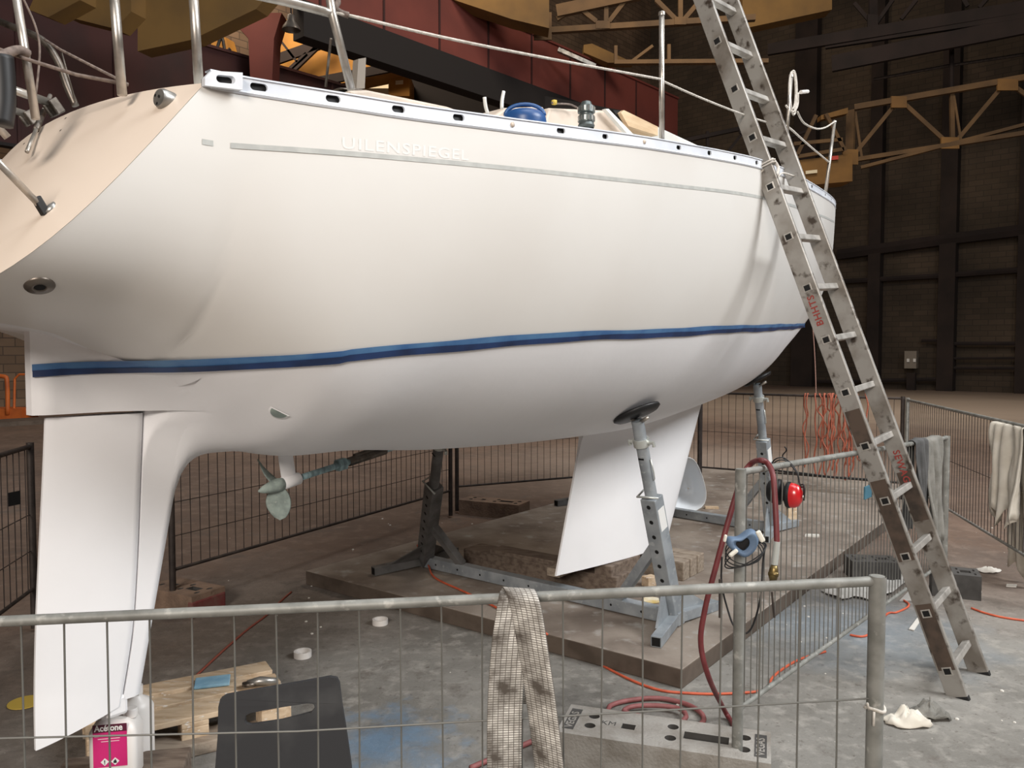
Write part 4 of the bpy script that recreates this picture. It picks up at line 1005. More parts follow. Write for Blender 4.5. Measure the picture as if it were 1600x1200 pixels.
cradle(lb_, frb, flb, fp, flp, 'galv_stand', 'galv_shade', padr=.11)
# white plastic chair behind the keel
root = empty('plastic_chair', fl(1082, 803, SL), label='white moulded plastic chair shell standing just behind the keel', cat='chair')
Yc = fl(1082, 800, SL).y
mb = MB(); prof = [(1072, 712), (1085, 716), (1093, 730), (1100, 750), (1105, 770), (1103, 788), (1090, 799), (1070, 801), (1052, 797), (1045, 780), (1052, 740), (1060, 718)]
ctr = at(1078, 765, Yc + .16); P0_ = [at(x, y, Yc) for x, y in prof]
mb.grid([P0_, [p + (ctr - p) * .10 + Vector((0, .0, 0)) for p in P0_], [p + (ctr - p) * .35 + Vector((0, .12, 0)) for p in P0_], [p + (ctr - p) * .7 + Vector((0, .17, 0)) for p in P0_], [ctr + (p - ctr) * .02 + Vector((0, .06, 0)) for p in P0_]], closeu=True)
mb.build('shell', 'chair_white', root, smooth=True, solid=.006, subd=1)
for dx in (-20, 8):
    mb = MB(); a = at(1078 + dx, 796, Yc + .1); mb.tube([a, Vector((a.x - .02, a.y, SL + .005))], .011, 8); mb.build('leg', 'galv_dark', root)
# small things on the slab
def disc(px, py, h, r, m, label, name='paper_disc', cat='disc', th=.004):
    p = fl(px, py, h); mb = MB(); mb.lathe([(0, 0), (r, 0), (r, th), (0, th)], (p.x, p.y, h), seg=24); return tag(mb.build(name, m), label, cat)
disc(966, 906, SL + .003, .075, 'disc_white', 'white sanding disc with yellow rim lying left of the near prop post', name='sanding_disc')
disc(1018, 938, SL + .003, .055, 'disc_white', 'smaller sanding disc half hidden under the near fence rail', name='sanding_disc')
disc(40, 1098, .003, .07, 'yellow_disc', 'yellow disc on the floor left of the rudder tip', name='sanding_disc')
mb = MB(); p = fl(1015, 915, SL); mb.box((p.x, p.y, SL + .03), (.08, .06, .06), rotz(.6)); tag(mb.build('wood_block', 'pine', bevel=.003), 'small pale wooden cube beside the near prop post', 'block')
mb = MB(); p = fl(1112, 795, SL); mb.box((p.x, p.y, SL + .012), (.12, .05, .02), rotz(-.1)); tag(mb.build('wood_offcut', 'pine'), 'flat orange brown wood offcut right of the white plastic chair', 'offcut')
mb = MB(); p = fl(1237, 822, SL); mb.box((p.x, p.y, SL + .09), (.11, .03, .18), rotz(.5)); tag(mb.build('cardboard', 'pine'), 'brown cardboard piece standing behind the red ear defenders', 'cardboard')
mb = MB(); p = fl(1268, 838, SL); mb.prism([p + Vector((-.06, -.02, 0)), p + Vector((.05, -.03, 0)), p + Vector((.07, .03, 0)), p + Vector((-.03, .04, 0))], (0, 0, .012)); tag(mb.build('paper_scrap', 'paper'), 'white paper scrap on the slab right of the rear prop foot', 'paper')
# ------------------------------------------------------------------ fences
def fence(label, A, B, zt, zb, spacing, m='galv', mw='galv', posts=(1, 1), wires=(.72,), r=.0125, rp=.019, ztB=None, zbB=None, post_top=.02, post_bot=.02, group=None, rail_bottom=True, wr=.0022, over=0, name='mesh_fence'):
    A = Vector(A); B = Vector(B); A.z = B.z = 0; d = (B - A); L = d.length; d.normalize(); ztB = ztB or zt; zbB = zb if zbB is None else zbB
    root = empty(name, A, label=label, cat='fence', group=group)
    Z = lambda s, a, b: a + (b - a) * s / L
    mb = MB(); mb.tube([A + Vector((0, 0, zt)), B + Vector((0, 0, ztB))], r, 14); mb.build('top_rail', m, root, smooth=True, auto=40)
    if rail_bottom: mb = MB(); mb.tube([A + Vector((0, 0, zb)), B + Vector((0, 0, zbB))], r * .8, 10); mb.build('bottom_rail', m, root, smooth=True, auto=40)
    for k, (P, z) in enumerate(((A, zt), (B, ztB))):
        if posts[k]:
            mb = MB(); mb.tube([P + Vector((0, 0, post_bot)), P + Vector((0, 0, z + post_top))], rp, 18, caps=False)
            mb.tube([P + Vector((0, 0, z + post_top)), P + Vector((0, 0, z + post_top - .05))], rp * .84, 18, caps=True); mb.build('post', m, root, smooth=True, auto=40)
    n = int(L / spacing); 
    for i in range(1, n):
        if i > 98: break
        s = i * L / n; P = A + d * s; jit = random.uniform(-.003, .003); mb = MB()
        mb.tube([P + Vector((0, 0, Z(s, zb, zbB) - .01)), P + d * jit + Vector((0, 0, (Z(s, zb, zbB) + Z(s, zt, ztB)) / 2)), P + Vector((0, 0, Z(s, zt, ztB)))], wr, 6); mb.build('wire', mw, root)
    for h in wires:
        mb = MB(); mb.tube([A + d * .01 + Vector((0, 0, h)) + Vector((d.y, -d.x, 0)) * .004, A + d * L / 2 + Vector((0, 0, h - .004)) + Vector((d.y, -d.x, 0)) * .004, B - d * .01 + Vector((0, 0, h + (ztB - zt) * .5)) + Vector((d.y, -d.x, 0)) * .004], wr, 6); mb.build('cross_wire', mw, root)
    return root
# near fence along the camera
nB = at(1371, 908, 1.83); nA0 = at(0, 971, 1.72); dn = (nA0 - nB); nA = nB + dn * 1.35
near = fence('nearest galvanised mesh fence with a woven webbing sling over its rail', nA, nB, nA.z, .2, .0893, mw='galv_wire', posts=(1, 1), wires=(.70, .44), ztB=nB.z, zbB=.22, post_top=.012, r=.0118)
mb = MB(); p = Vector((nB.x, nB.y, .715))
mb.tube([p + Vector((math.cos(a) * .0215, math.sin(a) * .0215, .004 * math.sin(a * 2))) for a in [2 * math.pi * k / 16 for k in range(16)]], .004, 6, closed=True)
mb.tube([p + Vector((-.02, -.012, 0)), p + Vector((-.026, -.018, .018))], .003, 6); mb.tube([p + Vector((-.012, -.022, 0)), p + Vector((-.014, -.025, -.032))], .003, 6)
tag(mb.build('wire_tie', 'rope_white', smooth=True), 'pale tie wrapped round the near fence end post', 'tie')
# middle fence
mA = Vector((.805, 2.80, 0)); mB_ = Vector((2.74, 5.02, 0))
zt0 = at(1158, 738, 2.80).z; zt1 = at(1487, 684, 5.02).z
fence('middle mesh fence panel running away under the ladder with the red ear defenders on it', mA, mB_, zt0, .265, .0525, ztB=zt1, zbB=.2, mw='galv_wire', wires=(), post_top=.012, post_bot=.07)
def mid(px, off=0.0):               # point on the middle fence plane at a pixel column
    x = (px - 800) / F
    # (mA + s(mB-mA)) with X = x*depth (approx. depth by iteration)
    s = .3
    for _ in range(60):
        P = mA + (mB_ - mA) * s; X, _y = proj((P.x, P.y, 1.0)); s += (px - X) / 700
    P = mA + (mB_ - mA) * s; dirn = (mB_ - mA).normalized(); nn = Vector((dirn.y, -dirn.x, 0)); P = P + nn * off; P.z = zt0 + (zt1 - zt0) * s
    return P, dirn, nn
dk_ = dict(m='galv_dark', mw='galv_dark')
f1a = fl(270, 925, .12); f1b = fl(704, 792, .1)
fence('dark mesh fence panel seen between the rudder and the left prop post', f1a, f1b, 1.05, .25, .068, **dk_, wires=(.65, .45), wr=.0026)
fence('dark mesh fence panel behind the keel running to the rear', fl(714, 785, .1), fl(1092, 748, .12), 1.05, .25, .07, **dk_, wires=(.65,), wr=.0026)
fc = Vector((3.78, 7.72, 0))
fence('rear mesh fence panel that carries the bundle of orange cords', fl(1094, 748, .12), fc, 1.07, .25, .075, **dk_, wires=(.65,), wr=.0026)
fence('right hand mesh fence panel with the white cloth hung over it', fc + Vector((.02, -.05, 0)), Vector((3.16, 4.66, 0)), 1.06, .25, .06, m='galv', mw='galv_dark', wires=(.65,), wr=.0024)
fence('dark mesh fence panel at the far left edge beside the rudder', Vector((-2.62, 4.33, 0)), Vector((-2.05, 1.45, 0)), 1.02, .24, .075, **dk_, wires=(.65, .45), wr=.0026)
mb = MB(); p = at(22, 779, 4.07); mb.box(p, (.07, .004, .07), rotz(1.3)); tag(mb.build('fence_plate', 'black_rubber'), 'small black plate fixed on the far left fence mesh', 'plate')
mb = MB(); p, d_, n_ = mid(1354, .008); p.z = .86; mb.box(p, (.10, .008, .062), rotz(math.atan2(d_.y, d_.x))); tag(mb.build('scouring_pad', 'pad_teal', bevel=.002), 'small teal scouring pad stuck in the middle fence mesh', 'pad')
# fence feet
def foot_block(c, ang, L, W, Hh, m, label, z=0, detail=True, mt=None):
    rot = rotz(ang); c = Vector((c.x, c.y, z)); root = empty('ballast_block', c, ang, label=label, cat='ballast block')
    outer = [(-L / 2, -W / 2), (L / 2, -W / 2), (L / 2, W / 2), (-L / 2, W / 2)]; hol = []
    def circ(x, y, r): hol.append([(x + r * math.cos(2 * math.pi * k / 16), y + r * math.sin(2 * math.pi * k / 16)) for k in range(16)])
    def rect(x, y, a, b): hol.append([(x - a / 2, y - b / 2), (x + a / 2, y - b / 2), (x + a / 2, y + b / 2), (x - a / 2, y + b / 2)])
    circ(-.27, .045, .021); circ(-.27, -.035, .021); rect(-.13, .0, .05, .04); circ(.03, .05, .021); circ(.03, -.04, .021); rect(.155, .0, .16, .055); circ(.29, .045, .021); circ(.29, -.045, .021)
    if L < .7: hol = [[(x * L / .74, y) for x, y in h_] for h_ in hol]
    mb = MB(); allp = outer + [q for h_ in hol for q in h_]
    polys = [[Vector((x, y, 0)) for x, y in outer]] + [[Vector((x, y, 0)) for x, y in h_] for h_ in hol]
    mb.add([(x, y, Hh) for x, y in allp], [tuple(f) for f in tessellate_polygon(polys)])
    mb.grid([[(x, y, z_) for x, y in outer] for z_ in (0, Hh)], closeu=True); mb.add([(x, y, 0) for x, y in outer], [(0, 1, 2, 3)])
    for h_ in hol:
        mb.grid([[(x, y, z_) for x, y in h_] for z_ in (Hh - .08, Hh)], closeu=True, mi=1); mb.add([(x, y, Hh - .08) for x, y in h_], [tuple(range(len(h_)))], 1)
    mb.build('body', [m, mt or 'block_dark'], root, local=True)
    return root
ang0 = math.radians(-12)
nb_c = fl(1050, 1168, .13)
p_l = fl(925, 1140, .13); p_r = fl(1195, 1180, .13); ang0 = math.atan2(p_r.y - p_l.y, p_r.x - p_l.x)
dvec = Vector((math.cos(ang0), math.sin(ang0), 0)); cc = Vector((mA.x, mA.y, 0)) - dvec * .265 + Vector((-dvec.y, dvec.x, 0)) * .03
nb = foot_block(cc, ang0, .76, .24, .13, 'block_concrete', 'large concrete fence foot with round holes under the middle fence post')
for dx, tx in ((-.345, 'VEGAS'), (.345, 'VEGAS')):
    mb = MB(); mb.box((dx, 0, .1303), (.042, .17, .0016)); mb.build('name_plate', 'block_dark', nb, local=True)
    text_mesh(tx, .045, lambda x, y, dx=dx: Vector((dx + .013 - y * .9, -.075 + x, .1318)), 'plate_lettering', 'block_concrete', nb, True, bold=.001)
text_mesh('KM', .045, lambda x, y: Vector((-.235 + x * .9, -.01 + y, .1308)), 'stamped_mark', 'block_dark', nb, True)
foot_block(fl(1362, 902) + Vector((.0, 0, 0)), -.12, .31, .2, .13, 'block_dark', 'dark slotted fence foot standing beyond the middle fence below the grey towels')
foot_block(Vector((2.80, 5.0, 0)), -.4, .27, .2, .15, 'block_dark', 'dark fence foot seen through the lower ladder rungs')
foot_block(fl(772, 805) + Vector((.0, 0, 0)), -.45, .62, .24, .14, 'block_brown', 'brown concrete fence foot on the floor left of the keel')
r_ = foot_block(fl(282, 955) + Vector((-.0, .06, 0)), -.5, .42, .24, .13, 'block_brown', 'brown fence foot with a faded red end right of the rudder')
mb = MB(); mb.box((.195, 0, .05), (.04, .246, .10)); mb.build('red_end', 'block_red', r_, local=True, bevel=.01)
# ------------------------------------------------------------------ ladder
Pn = fl(1515, 1094); Pf = fl(1547, 1055)
base_n = Pn.copy(); lean = Vector((-.0771, .0439, .2466)).normalized()
dr_ = (Pf - Pn); RW = dr_.length; dr_.normalize(); drh = dr_ - lean * dr_.dot(lean); drh.normalize()
fd = drh.cross(lean).normalized()
if fd.x < 0: fd = -fd
LL = 4.4; sp = .2623
lad = empty('ladder', (Pn + Pf) / 2, label='worn aluminium ladder leaning against the bow side of the boat', cat='ladder')
RD = .088; TH = .024
rotl = Matrix((drh, fd, lean)).transposed()
for k, P in enumerate((Pn, Pf)):
    a = P + lean * .02 - fd * .044
    mb = MB(); c = a + lean * (LL / 2 - .02); mb.box(c, (TH, RD, LL), rotl)
    rail = mb.build('side_rail', 'ladder_alu', lad, bevel=.004)
    for s_, e_ in ((.12, .42), (.62, 1.0), (1.17, 1.34)) if k == 0 else ((.75, 1.0),):
        mb = MB(); mb.box(a + lean * ((s_ + e_) / 2) - drh * (TH / 2 + .0004) * (1 if k == 0 else 1), (.0012, RD * .8, e_ - s_), rotl); mb.build('worn_patch', 'ladder_dark', rail)
    mb = MB(); mb.box(P - fd * .044 + lean * .005, (TH + .004, RD + .004, .03), rotl); mb.build('foot_cap', 'black_rubber', lad, bevel=.003)
s0 = .135
for i in range(16):
    q = Pn - fd * .044 + lean * (s0 + i * sp); mb = MB(); mb.box(q + drh * (RW / 2), (RW - TH, .034, .030), rotl); mb.build('rung', 'rung_alu', lad, bevel=.004)
    mb = MB(); mb.box(q - drh * (TH / 2), (.004, .042, .038), rotl); sk = mb.build('rung_socket', 'rung_alu', lad, bevel=.006)
    mb = MB(); mb.box(q - drh * (TH / 2 + .0022), (.001, .028, .026), rotl); mb.build('socket_hole', 'dark_hole', sk)
def lad_text(txt, s, k, name='painted_mark', flip=False):
    P = (Pn if k == 0 else Pf) - fd * .044 + lean * s - drh * (TH / 2 + .0012)
    f = (lambda x, y: P + lean * (x * (-1 if flip else 1)) + fd * ((y - .015) * (1 if flip else -1)))
    text_mesh(txt, .046, f, name, 'red_paint', lad, bold=.001, spacing=1.1)
lad_text('BHHTS', 1.78, 0); lad_text('SEWAG', 1.13, 1, flip=True)
# rope tie at the toe rail
mb = MB(); tz = s0 + 9.35 * sp; q = Pn - fd * .044 + lean * tz
cr = [(-TH * .7, -RD * .56), (TH * .7, -RD * .56), (TH * .7, RD * .56), (-TH * .7, RD * .56)]
for j in range(2): mb.tube(smoothpath([q + drh * x + fd * y + lean * (.012 * j + .004 * k) for k, (x, y) in enumerate(cr)] + [q - drh * TH * .7 - fd * RD * .56 + lean * (.012 * j + .012)], 2), .0045, 6)
mb.tube(smoothpath([q + drh * .02, q + drh * .1 + lean * -.05 - fd * .02, q + drh * .2 + lean * .0, q + drh * .36 - lean * .0, q + drh * (RW + .02) + fd * .03], 6), .0045, 6)
mb.tube(smoothpath([q + drh * .03, q + drh * .09 + lean * .03, q + drh * .14 + lean * .07, q + drh * .18 + lean * .03, q + drh * .12 - lean * .02], 5), .009, 6)
mb.tube(smoothpath([q - drh * .012, q - fd * .06 - drh * .03 - lean * .03, q - fd * .09 - drh * .06 - lean * .02], 4), .0045, 6)
tag(mb.build('lashing_rope', 'rope_white', smooth=True), 'white rope tying the ladder rails to the toe rail', 'rope')
# ------------------------------------------------------------------ draped cloths
def drape(name, m, c, d, w, front, back, label, cat, folds=3, amp=.02, rad=.02, seed=1, narrow=1.0, parent=None, hem=.03, out=.01, nx=36, uv=False):
    c = Vector(c); d = Vector(d).normalized(); n = Vector((d.y, -d.x, 0))
    if n.y > 0: n = -n
    rows = []; uvs = []; path = []
    for i in range(14): s = front * (1 - i / 14); path.append((rad + out * (s / front), -s, s / max(front, .01)))
    for i in range(9): a = math.pi * i / 8; path.append((rad * math.cos(a), rad * math.sin(a), 0))
    for i in range(1, 13): s = back * i / 12; path.append((-rad, -s, s / max(back, .01)))
    acc = 0; prev = None
    for (o, z, u) in path:
        r = []; ru = []
        if prev: acc += math.hypot(o - prev[0], z - prev[1])
        prev = (o, z)
        for k in range(nx + 1):
            x = (k / nx - .5); fo = math.sin(x * folds * 2 * math.pi + seed) * amp * (.35 + .65 * u) + noise.noise(Vector((x * 5, z * 3, seed))) * amp
            ww = w * (1 - (1 - narrow) * u); zz = z * (1 + hem * noise.noise(Vector((x * 6 + seed, 0, seed)))) if abs(u) > .01 else z
            r.append(c + d * (x * ww) + n * (o + abs(fo) * (1 if o > 0 else -1)) + Vector((0, 0, zz))); ru.append((x * w, acc))
        rows.append(r); uvs.append(ru)
    mb = MB(); mb.grid(rows, uvs=uvs if uv else None); o_ = mb.build(name, m, parent, smooth=True, solid=.003)
    return tag(o_, label, cat) if not parent else o_
pA, dA, nA_ = mid(1452, 0); drape('towel', 'cloth_grey', pA, dA, .30, .60, .45, 'grey towel hung over the far end of the middle fence', 'towel', folds=2.5, amp=.035, seed=2, narrow=.75)
pA, dA, nA_ = mid(1431, 0); drape('towel', 'cloth_dark', pA + Vector((0, 0, .002)), dA, .18, .40, .5, 'darker grey cloth hung left of the long towel on the middle fence', 'cloth', folds=2, amp=.03, seed=5, narrow=.6)
pr_ = at(1585, 668, 5.22); drape('dust_sheet', 'cloth_white', pr_, (-.17, -.98, 0), .46, .92, .6, 'cream white cloth hanging over the right hand fence', 'cloth', folds=2, amp=.06, seed=8, narrow=.95, hem=.35, out=.03)
# webbing sling over near fence: one looped band, two hanging legs
def band(pts, wd, dirs):
    rows = []; uvs = []; acc = 0
    for i, (p, dv) in enumerate(zip(pts, dirs)):
        if i: acc += (Vector(pts[i]) - Vector(pts[i - 1])).length
        dv = Vector(dv).normalized(); rows.append([Vector(p) + dv * wd * (k / 8 - .5) for k in range(9)]); uvs.append([(wd * k / 8, acc) for k in range(9)])
    return rows, uvs
Yf = 1.775
def npt(px, py, off): return at(px, py, Yf - off)
A1 = [(790, 1290, .02), (788, 1200, .022), (789, 1100, .022), (795, 1010, .024), (802, 960, .024), (806, 935, .022), (808, 926, .006), (808, 925, -.012), (806, 945, -.022), (800, 1000, -.025), (798, 1100, -.025)]
P = smoothpath([npt(*q) for q in A1], 5); D = []
for i, p in enumerate(P):
    u = i / len(P); D.append((1, .06 + .25 * max(0, .3 - u), 0))
mb = MB(); r, u = band(P, .078, D); mb.grid(r, uvs=u)
A2 = [(868, 1290, .03), (856, 1180, .03), (843, 1080, .032), (832, 1010, .034), (824, 960, .034), (818, 936, .03), (812, 922, .012), (808, 921, -.008), (806, 940, -.028), (806, 1000, -.030), (806, 1080, -.03)]
P = smoothpath([npt(*q) for q in A2], 5); D = []
for i, p in enumerate(P):
    u = i / len(P); D.append((1, -.5 + .6 * u, -.12 + .12 * u))
r, u = band(P, .072, D); mb.grid(r, uvs=u)
tag(mb.build('webbing_sling', 'webbing', smooth=True, solid=.003), 'dirty white woven webbing sling slung over the near fence rail', 'sling')
# ------------------------------------------------------------------ hoses and cords
def cord(name, m, pts, r, label, cat, n=8, seg=8):
    mb = MB(); mb.tube(smoothpath(pts, n), r, seg); return tag(mb.build(name, m, smooth=True), label, cat)
def F_(px, py, h): p = fl(px, py, h); return p
pm, dm, nm = mid(1188); hr = .011
h0 = pm + Vector((0, 0, .03))
pts = [at(1214, 852, 2.80), at(1212, 800, 2.82), at(1208, 745, 2.86), at(1200, 725, 2.92), h0 + Vector((0, 0, .002)), at(1174, 724, 3.02), at(1160, 745, 3.02), at(1142, 800, 3.0), at(1120, 880, 2.98), at(1102, 950, 2.98), at(1095, 1005, 2.98), at(1108, 1060, 3.0), fl(1132, 1110, .04), fl(1146, 1135, .012), fl(1140, 1150, .012)]
cord('air_hose', 'hose_red', pts, .0105, 'dark red air hose draped over the middle fence down to the floor', 'hose')
lp = [(1140, 1150), (1090, 1140), (1010, 1128), (990, 1122)] 
pts = [fl(x, y, .012) for x, y in ((735, 1200), (800, 1172), (870, 1142), (925, 1122), (948, 1112), (955, 1102), (985, 1094), (1030, 1091), (1072, 1100), (1096, 1115), (1098, 1128), (1078, 1137), (1040, 1130), (995, 1122), (975, 1116), (990, 1108), (1030, 1107), (1062, 1112), (1072, 1124), (1062, 1134))]
for i, p in enumerate(pts): p.z = .012 + (.012 if i > 12 else 0)
cord('air_hose', 'hose_pale', pts, .0105, 'dusty red hose coiled on the floor behind the large concrete fence foot', 'hose')
root = empty('hose_coupling', at(1208, 905, 2.8), label='brass valve on a steel connector hanging on the end of the air hose', cat='coupling')
mb = MB(); mb.tube([at(1214, 846, 2.8), at(1210, 882, 2.8)], .012, 12); mb.build('connector', 'zinc', root, smooth=True, auto=40)
mb = MB(); mb.tube([at(1210, 882, 2.8), at(1209, 890, 2.8), at(1208, 900, 2.8), at(1208, 911, 2.8)], .012, 12, rr=[.010, .016, .017, .010]); mb.tube([at(1201, 896, 2.8), at(1216, 898, 2.78)], .008, 8); mb.build('valve', 'brass', root, smooth=True)
def gcord(L, h=0, r=.006): return [fl(x, y, h + r) for x, y in L]
# red-orange cord from the left post over the slab edge and on along the floor
pts = [fl(652, 852, .14), fl(668, 880, .12), fl(679, 902, SL + .007), fl(720, 922, SL + .007), fl(748, 935, SL + .007), fl(800, 962, SL + .007), fl(838, 982, SL + .008)]
p_a = fl(860, 998, .05); pts += [fl(852, 989, SL + .004), fl(880, 1008, .03)] + gcord([(930, 1034), (985, 1062), (1030, 1078), (1075, 1083), (1130, 1084), (1195, 1078), (1206, 1060), (1222, 1046), (1250, 1030), (1290, 1018)])
cord('extension_cord', 'cord_orange', pts, .006, 'orange cord running over the slab edge and past its near corner', 'cord')
cord('extension_cord', 'cord_orange', gcord([(1328, 992), (1356, 992), (1385, 960), (1400, 957), (1416, 950), (1420, 944), (1412, 938)]), .006, 'short orange cord loop on the floor behind the near fence end post', 'cord')
cord('extension_cord', 'cord_orange', gcord([(1518, 950), (1540, 958), (1575, 966), (1640, 974)]), .006, 'orange cord on the open floor right of the ladder foot', 'cord')
cord('extension_cord', 'cord_red', gcord([(455, 925), (440, 938), (418, 960), (385, 985), (345, 1020), (298, 1064)]), .006, 'thin dull red cord crossing the floor towards the pallet', 'cord')
cord('extension_cord', 'cord_bleached', [at(1268, 490, 8.3), at(1272, 540, 8.35), at(1274, 580, 8.38), at(1275, 616, 8.4)], .006, 'pale orange cord hanging straight down from the bow to the rear fence', 'cord')
# bundle of orange cords on the rear fence
A3 = fl(1094, 748, .12); A3.z = 0; d3 = (fc - A3).normalized(); n3 = Vector((d3.y, -d3.x, 0))
def rear(px, py, off=.03):
    s = 1.0
    for _ in range(60):
        P = A3 + d3 * s; X, _y = proj((P.x, P.y, 1)); s += (px - X) / 300
    P = A3 + d3 * s + n3 * off; a, b = ray(px, py); return Vector((P.x, P.y, H + b * P.y))
rr_ = random.Random(3); mb = MB(); loops = [(1263, 730), (1275, 745), (1282, 700), (1290, 742), (1295, 690), (1303, 748), (1309, 735), (1316, 705), (1318, 750), (1325, 728), (1332, 745), (1340, 720)]
for k, (x, yb) in enumerate(loops):
    wv = rr_.uniform(4, 9); x2 = x + wv * rr_.choice((-1, 1)) * 1.3; o1 = .02 + .008 * (k % 4)
    L = [rear(x, 617 + abs(x - 1300) * .0, -.01), rear(x - 1, 616, o1)]
    for j in range(1, 7): yy = 617 + (yb - 617) * j / 7; L.append(rear(x + rr_.uniform(-5, 5) + (x2 - x) * j / 14, yy, o1 + rr_.uniform(0, .03)))
    L.append(rear((x + x2) / 2, yb, o1 + .02))
    for j in range(6, 0, -1): yy = 617 + (yb - 617) * j / 7; L.append(rear(x2 + rr_.uniform(-5, 5) + 3, yy, o1 + rr_.uniform(0, .03)))
    L.append(rear(x2 + 2, 616, o1)); L.append(rear(x2 + 2, 617, -.012))
    mb.tube(smoothpath(L, 4), .0075, 6)
tag(mb.build('cord_bundle', 'cord_dusty', smooth=True), 'tangled bundle of orange extension cord hanging in loops on the rear fence', 'cord')
mb = MB(); mb.tube(smoothpath([rear(1196, 732, .05), rear(1230, 737, .05), rear(1260, 740, .05), rear(1300, 745, .05), rear(1340, 748, .05), rear(1380, 750, .05)], 5), .011, 7); tag(mb.build('cable', 'cord_black', smooth=True), 'thick black cable tied low along the rear fence under the cord bundle', 'cable')
mb = MB(); mb.tube(smoothpath([rear(1228 + 3 * math.sin(k * 1.3), 698 + k * 4, .03) for k in range(9)], 4), .007, 6); tag(mb.build('cable_tie_bundle', 'cord_black', smooth=True), 'small black knotted cable hung left of the orange cord bundle', 'cable')
# respirator hung at the middle post
root = empty('respirator', at(1162, 870, 2.72), label='blue grey respirator half mask hung on the middle fence post', cat='mask')
cx_ = at(1160, 852, 2.72)
mb = MB(); N_ = 22; rows = []
outl = [(1134, 850), (1138, 838), (1149, 842), (1161, 839), (1173, 826), (1183, 827), (1189, 842), (1185, 857), (1175, 868), (1164, 875), (1152, 867), (1141, 859)]
O = [at(x, y, 2.70) for x, y in outl]; mid_c = at(1160, 851, 2.70)
rows.append([mid_c + (p - mid_c) * .42 + Vector((0, -.0, 0)) for p in O]); rows.append([mid_c + (p - mid_c) * .75 + Vector((0, -.02, 0)) for p in O]); rows.append(O); rows.append([mid_c + (p - mid_c) * .95 + Vector((0, .04, 0)) for p in O]); rows.append([mid_c + (p - mid_c) * .5 + Vector((0, .06, 0)) for p in O]); rows.append([mid_c + (p - mid_c) * .2 + Vector((0, .062, 0)) for p in O])
mb.grid(rows, closeu=True); mb.build('face_piece', 'mask_blue', root, smooth=True, subd=1)
mb = MB(); mb.grid([[mid_c + (p - mid_c) * k + Vector((0, .012, 0)) for p in O] for k in (.44, .02)], closeu=True); mb.build('inner_opening', 'black_rubber', root)
for (x, y, w_, h_, a_) in ((1188, 838, .018, .042, .5), (1133, 841, .010, .026, -.2), (1146, 864, .014, .034, -.9)):
    mb = MB(); p = at(x, y, 2.675); mb.box(p, (w_, .014, h_), Matrix.Rotation(-a_, 3, 'Y')); mb.build('filter_pad', 'mask_white', root, bevel=.005)
for k in range(4):
    mb = MB(); q = at(1162 + k, 862 + k * 2, 2.74); mb.tube([q + Vector((math.cos(a) * (.062 + .003 * k), math.sin(a) * .035, math.sin(a + .4 * k) * (.035 + .002 * k))) for a in [2 * math.pi * i / 26 for i in range(26)]], .0022, 6, closed=True); mb.build('strap', 'cord_black', root, smooth=True)
cord('strap', 'cord_black', [at(1128, 870, 2.9), at(1127, 905, 2.9), at(1130, 925, 2.9), at(1134, 942, 2.9), at(1145, 975, 2.88), at(1160, 990, 2.85), at(1175, 980, 2.84), at(1188, 935, 2.82), at(1192, 880, 2.84), at(1196, 850, 2.84)], .0035, 'black strap dangling in a loop below the respirator', 'strap')
mb = MB(); mb.tube([at(1125, 905, 2.7), at(1125, 965, 2.7)], .005, 8); mb.tube([at(1206, 925, 2.74), at(1210, 965, 2.74)], .004, 8)
tag(mb.build('screw_rod', 'galv_dark'), 'pair of short dark rods hooked on the fence wires beside the middle post', 'rod')
# ear defenders
pe, de, ne = mid(1236, .05)
ry = lambda px, py, dy=0: at(px, py, pe.y + dy)
root = empty('ear_defenders', ry(1236, 775), label='red and black ear defenders hooked over the middle fence rail', cat='ear defenders')
ecx = ry(1238, 774, -.02); ax_ = Vector((.75, -.66, .0)).normalized()
for (c_, s_) in ((ecx, 1), (ry(1212, 768, .03), -1)):
    q = c_; mb = MB(); up_ = Vector((0, 0, 1)); sd_ = ax_.cross(up_)
    def cup(sc_, o, n=20): return [q + ax_ * o * s_ + sd_ * math.cos(a) * .036 * sc_ + up_ * math.sin(a) * .052 * sc_ for a in [2 * math.pi * i / n for i in range(n)]]
    mb.grid([cup(.1, -.026), cup(.75, -.026), cup(.98, -.02), cup(1.0, -.012), cup(.95, -.004)], closeu=True); mb.build('cushion', 'black_rubber', root, smooth=True)
    mb = MB(); mb.grid([cup(.95, -.004), cup(.92, .010), cup(.78, .026), cup(.45, .036), cup(.02, .038)], closeu=True); mb.build('ear_cup', 'ear_red' if s_ > 0 else 'black_rubber', root, smooth=True)
hbp = [ecx + ax_ * .044 + Vector((0, 0, -.01)), ecx + ax_ * .046 + Vector((0, 0, .04)), ry(1250, 758, -.02), ry(1245, 738, -.01), ry(1230, 720, 0), ry(1218, 717, 0), ry(1208, 724, .02), ry(1206, 745, .04), ry(1208, 768, .045)]
for s_ in (-.004, .004): mb = MB(); mb.tube([p + Vector((0, s_, s_)) for p in smoothpath(hbp, 6)], .0028, 6); mb.build('headband', 'cord_black', root, smooth=True)
mb = MB(); mb.lathe([(0, .006), (.006, .004), (.006, 0)], ecx + ax_ * .042, ax_, 12); mb.build('pivot', 'zinc', root, smooth=True)
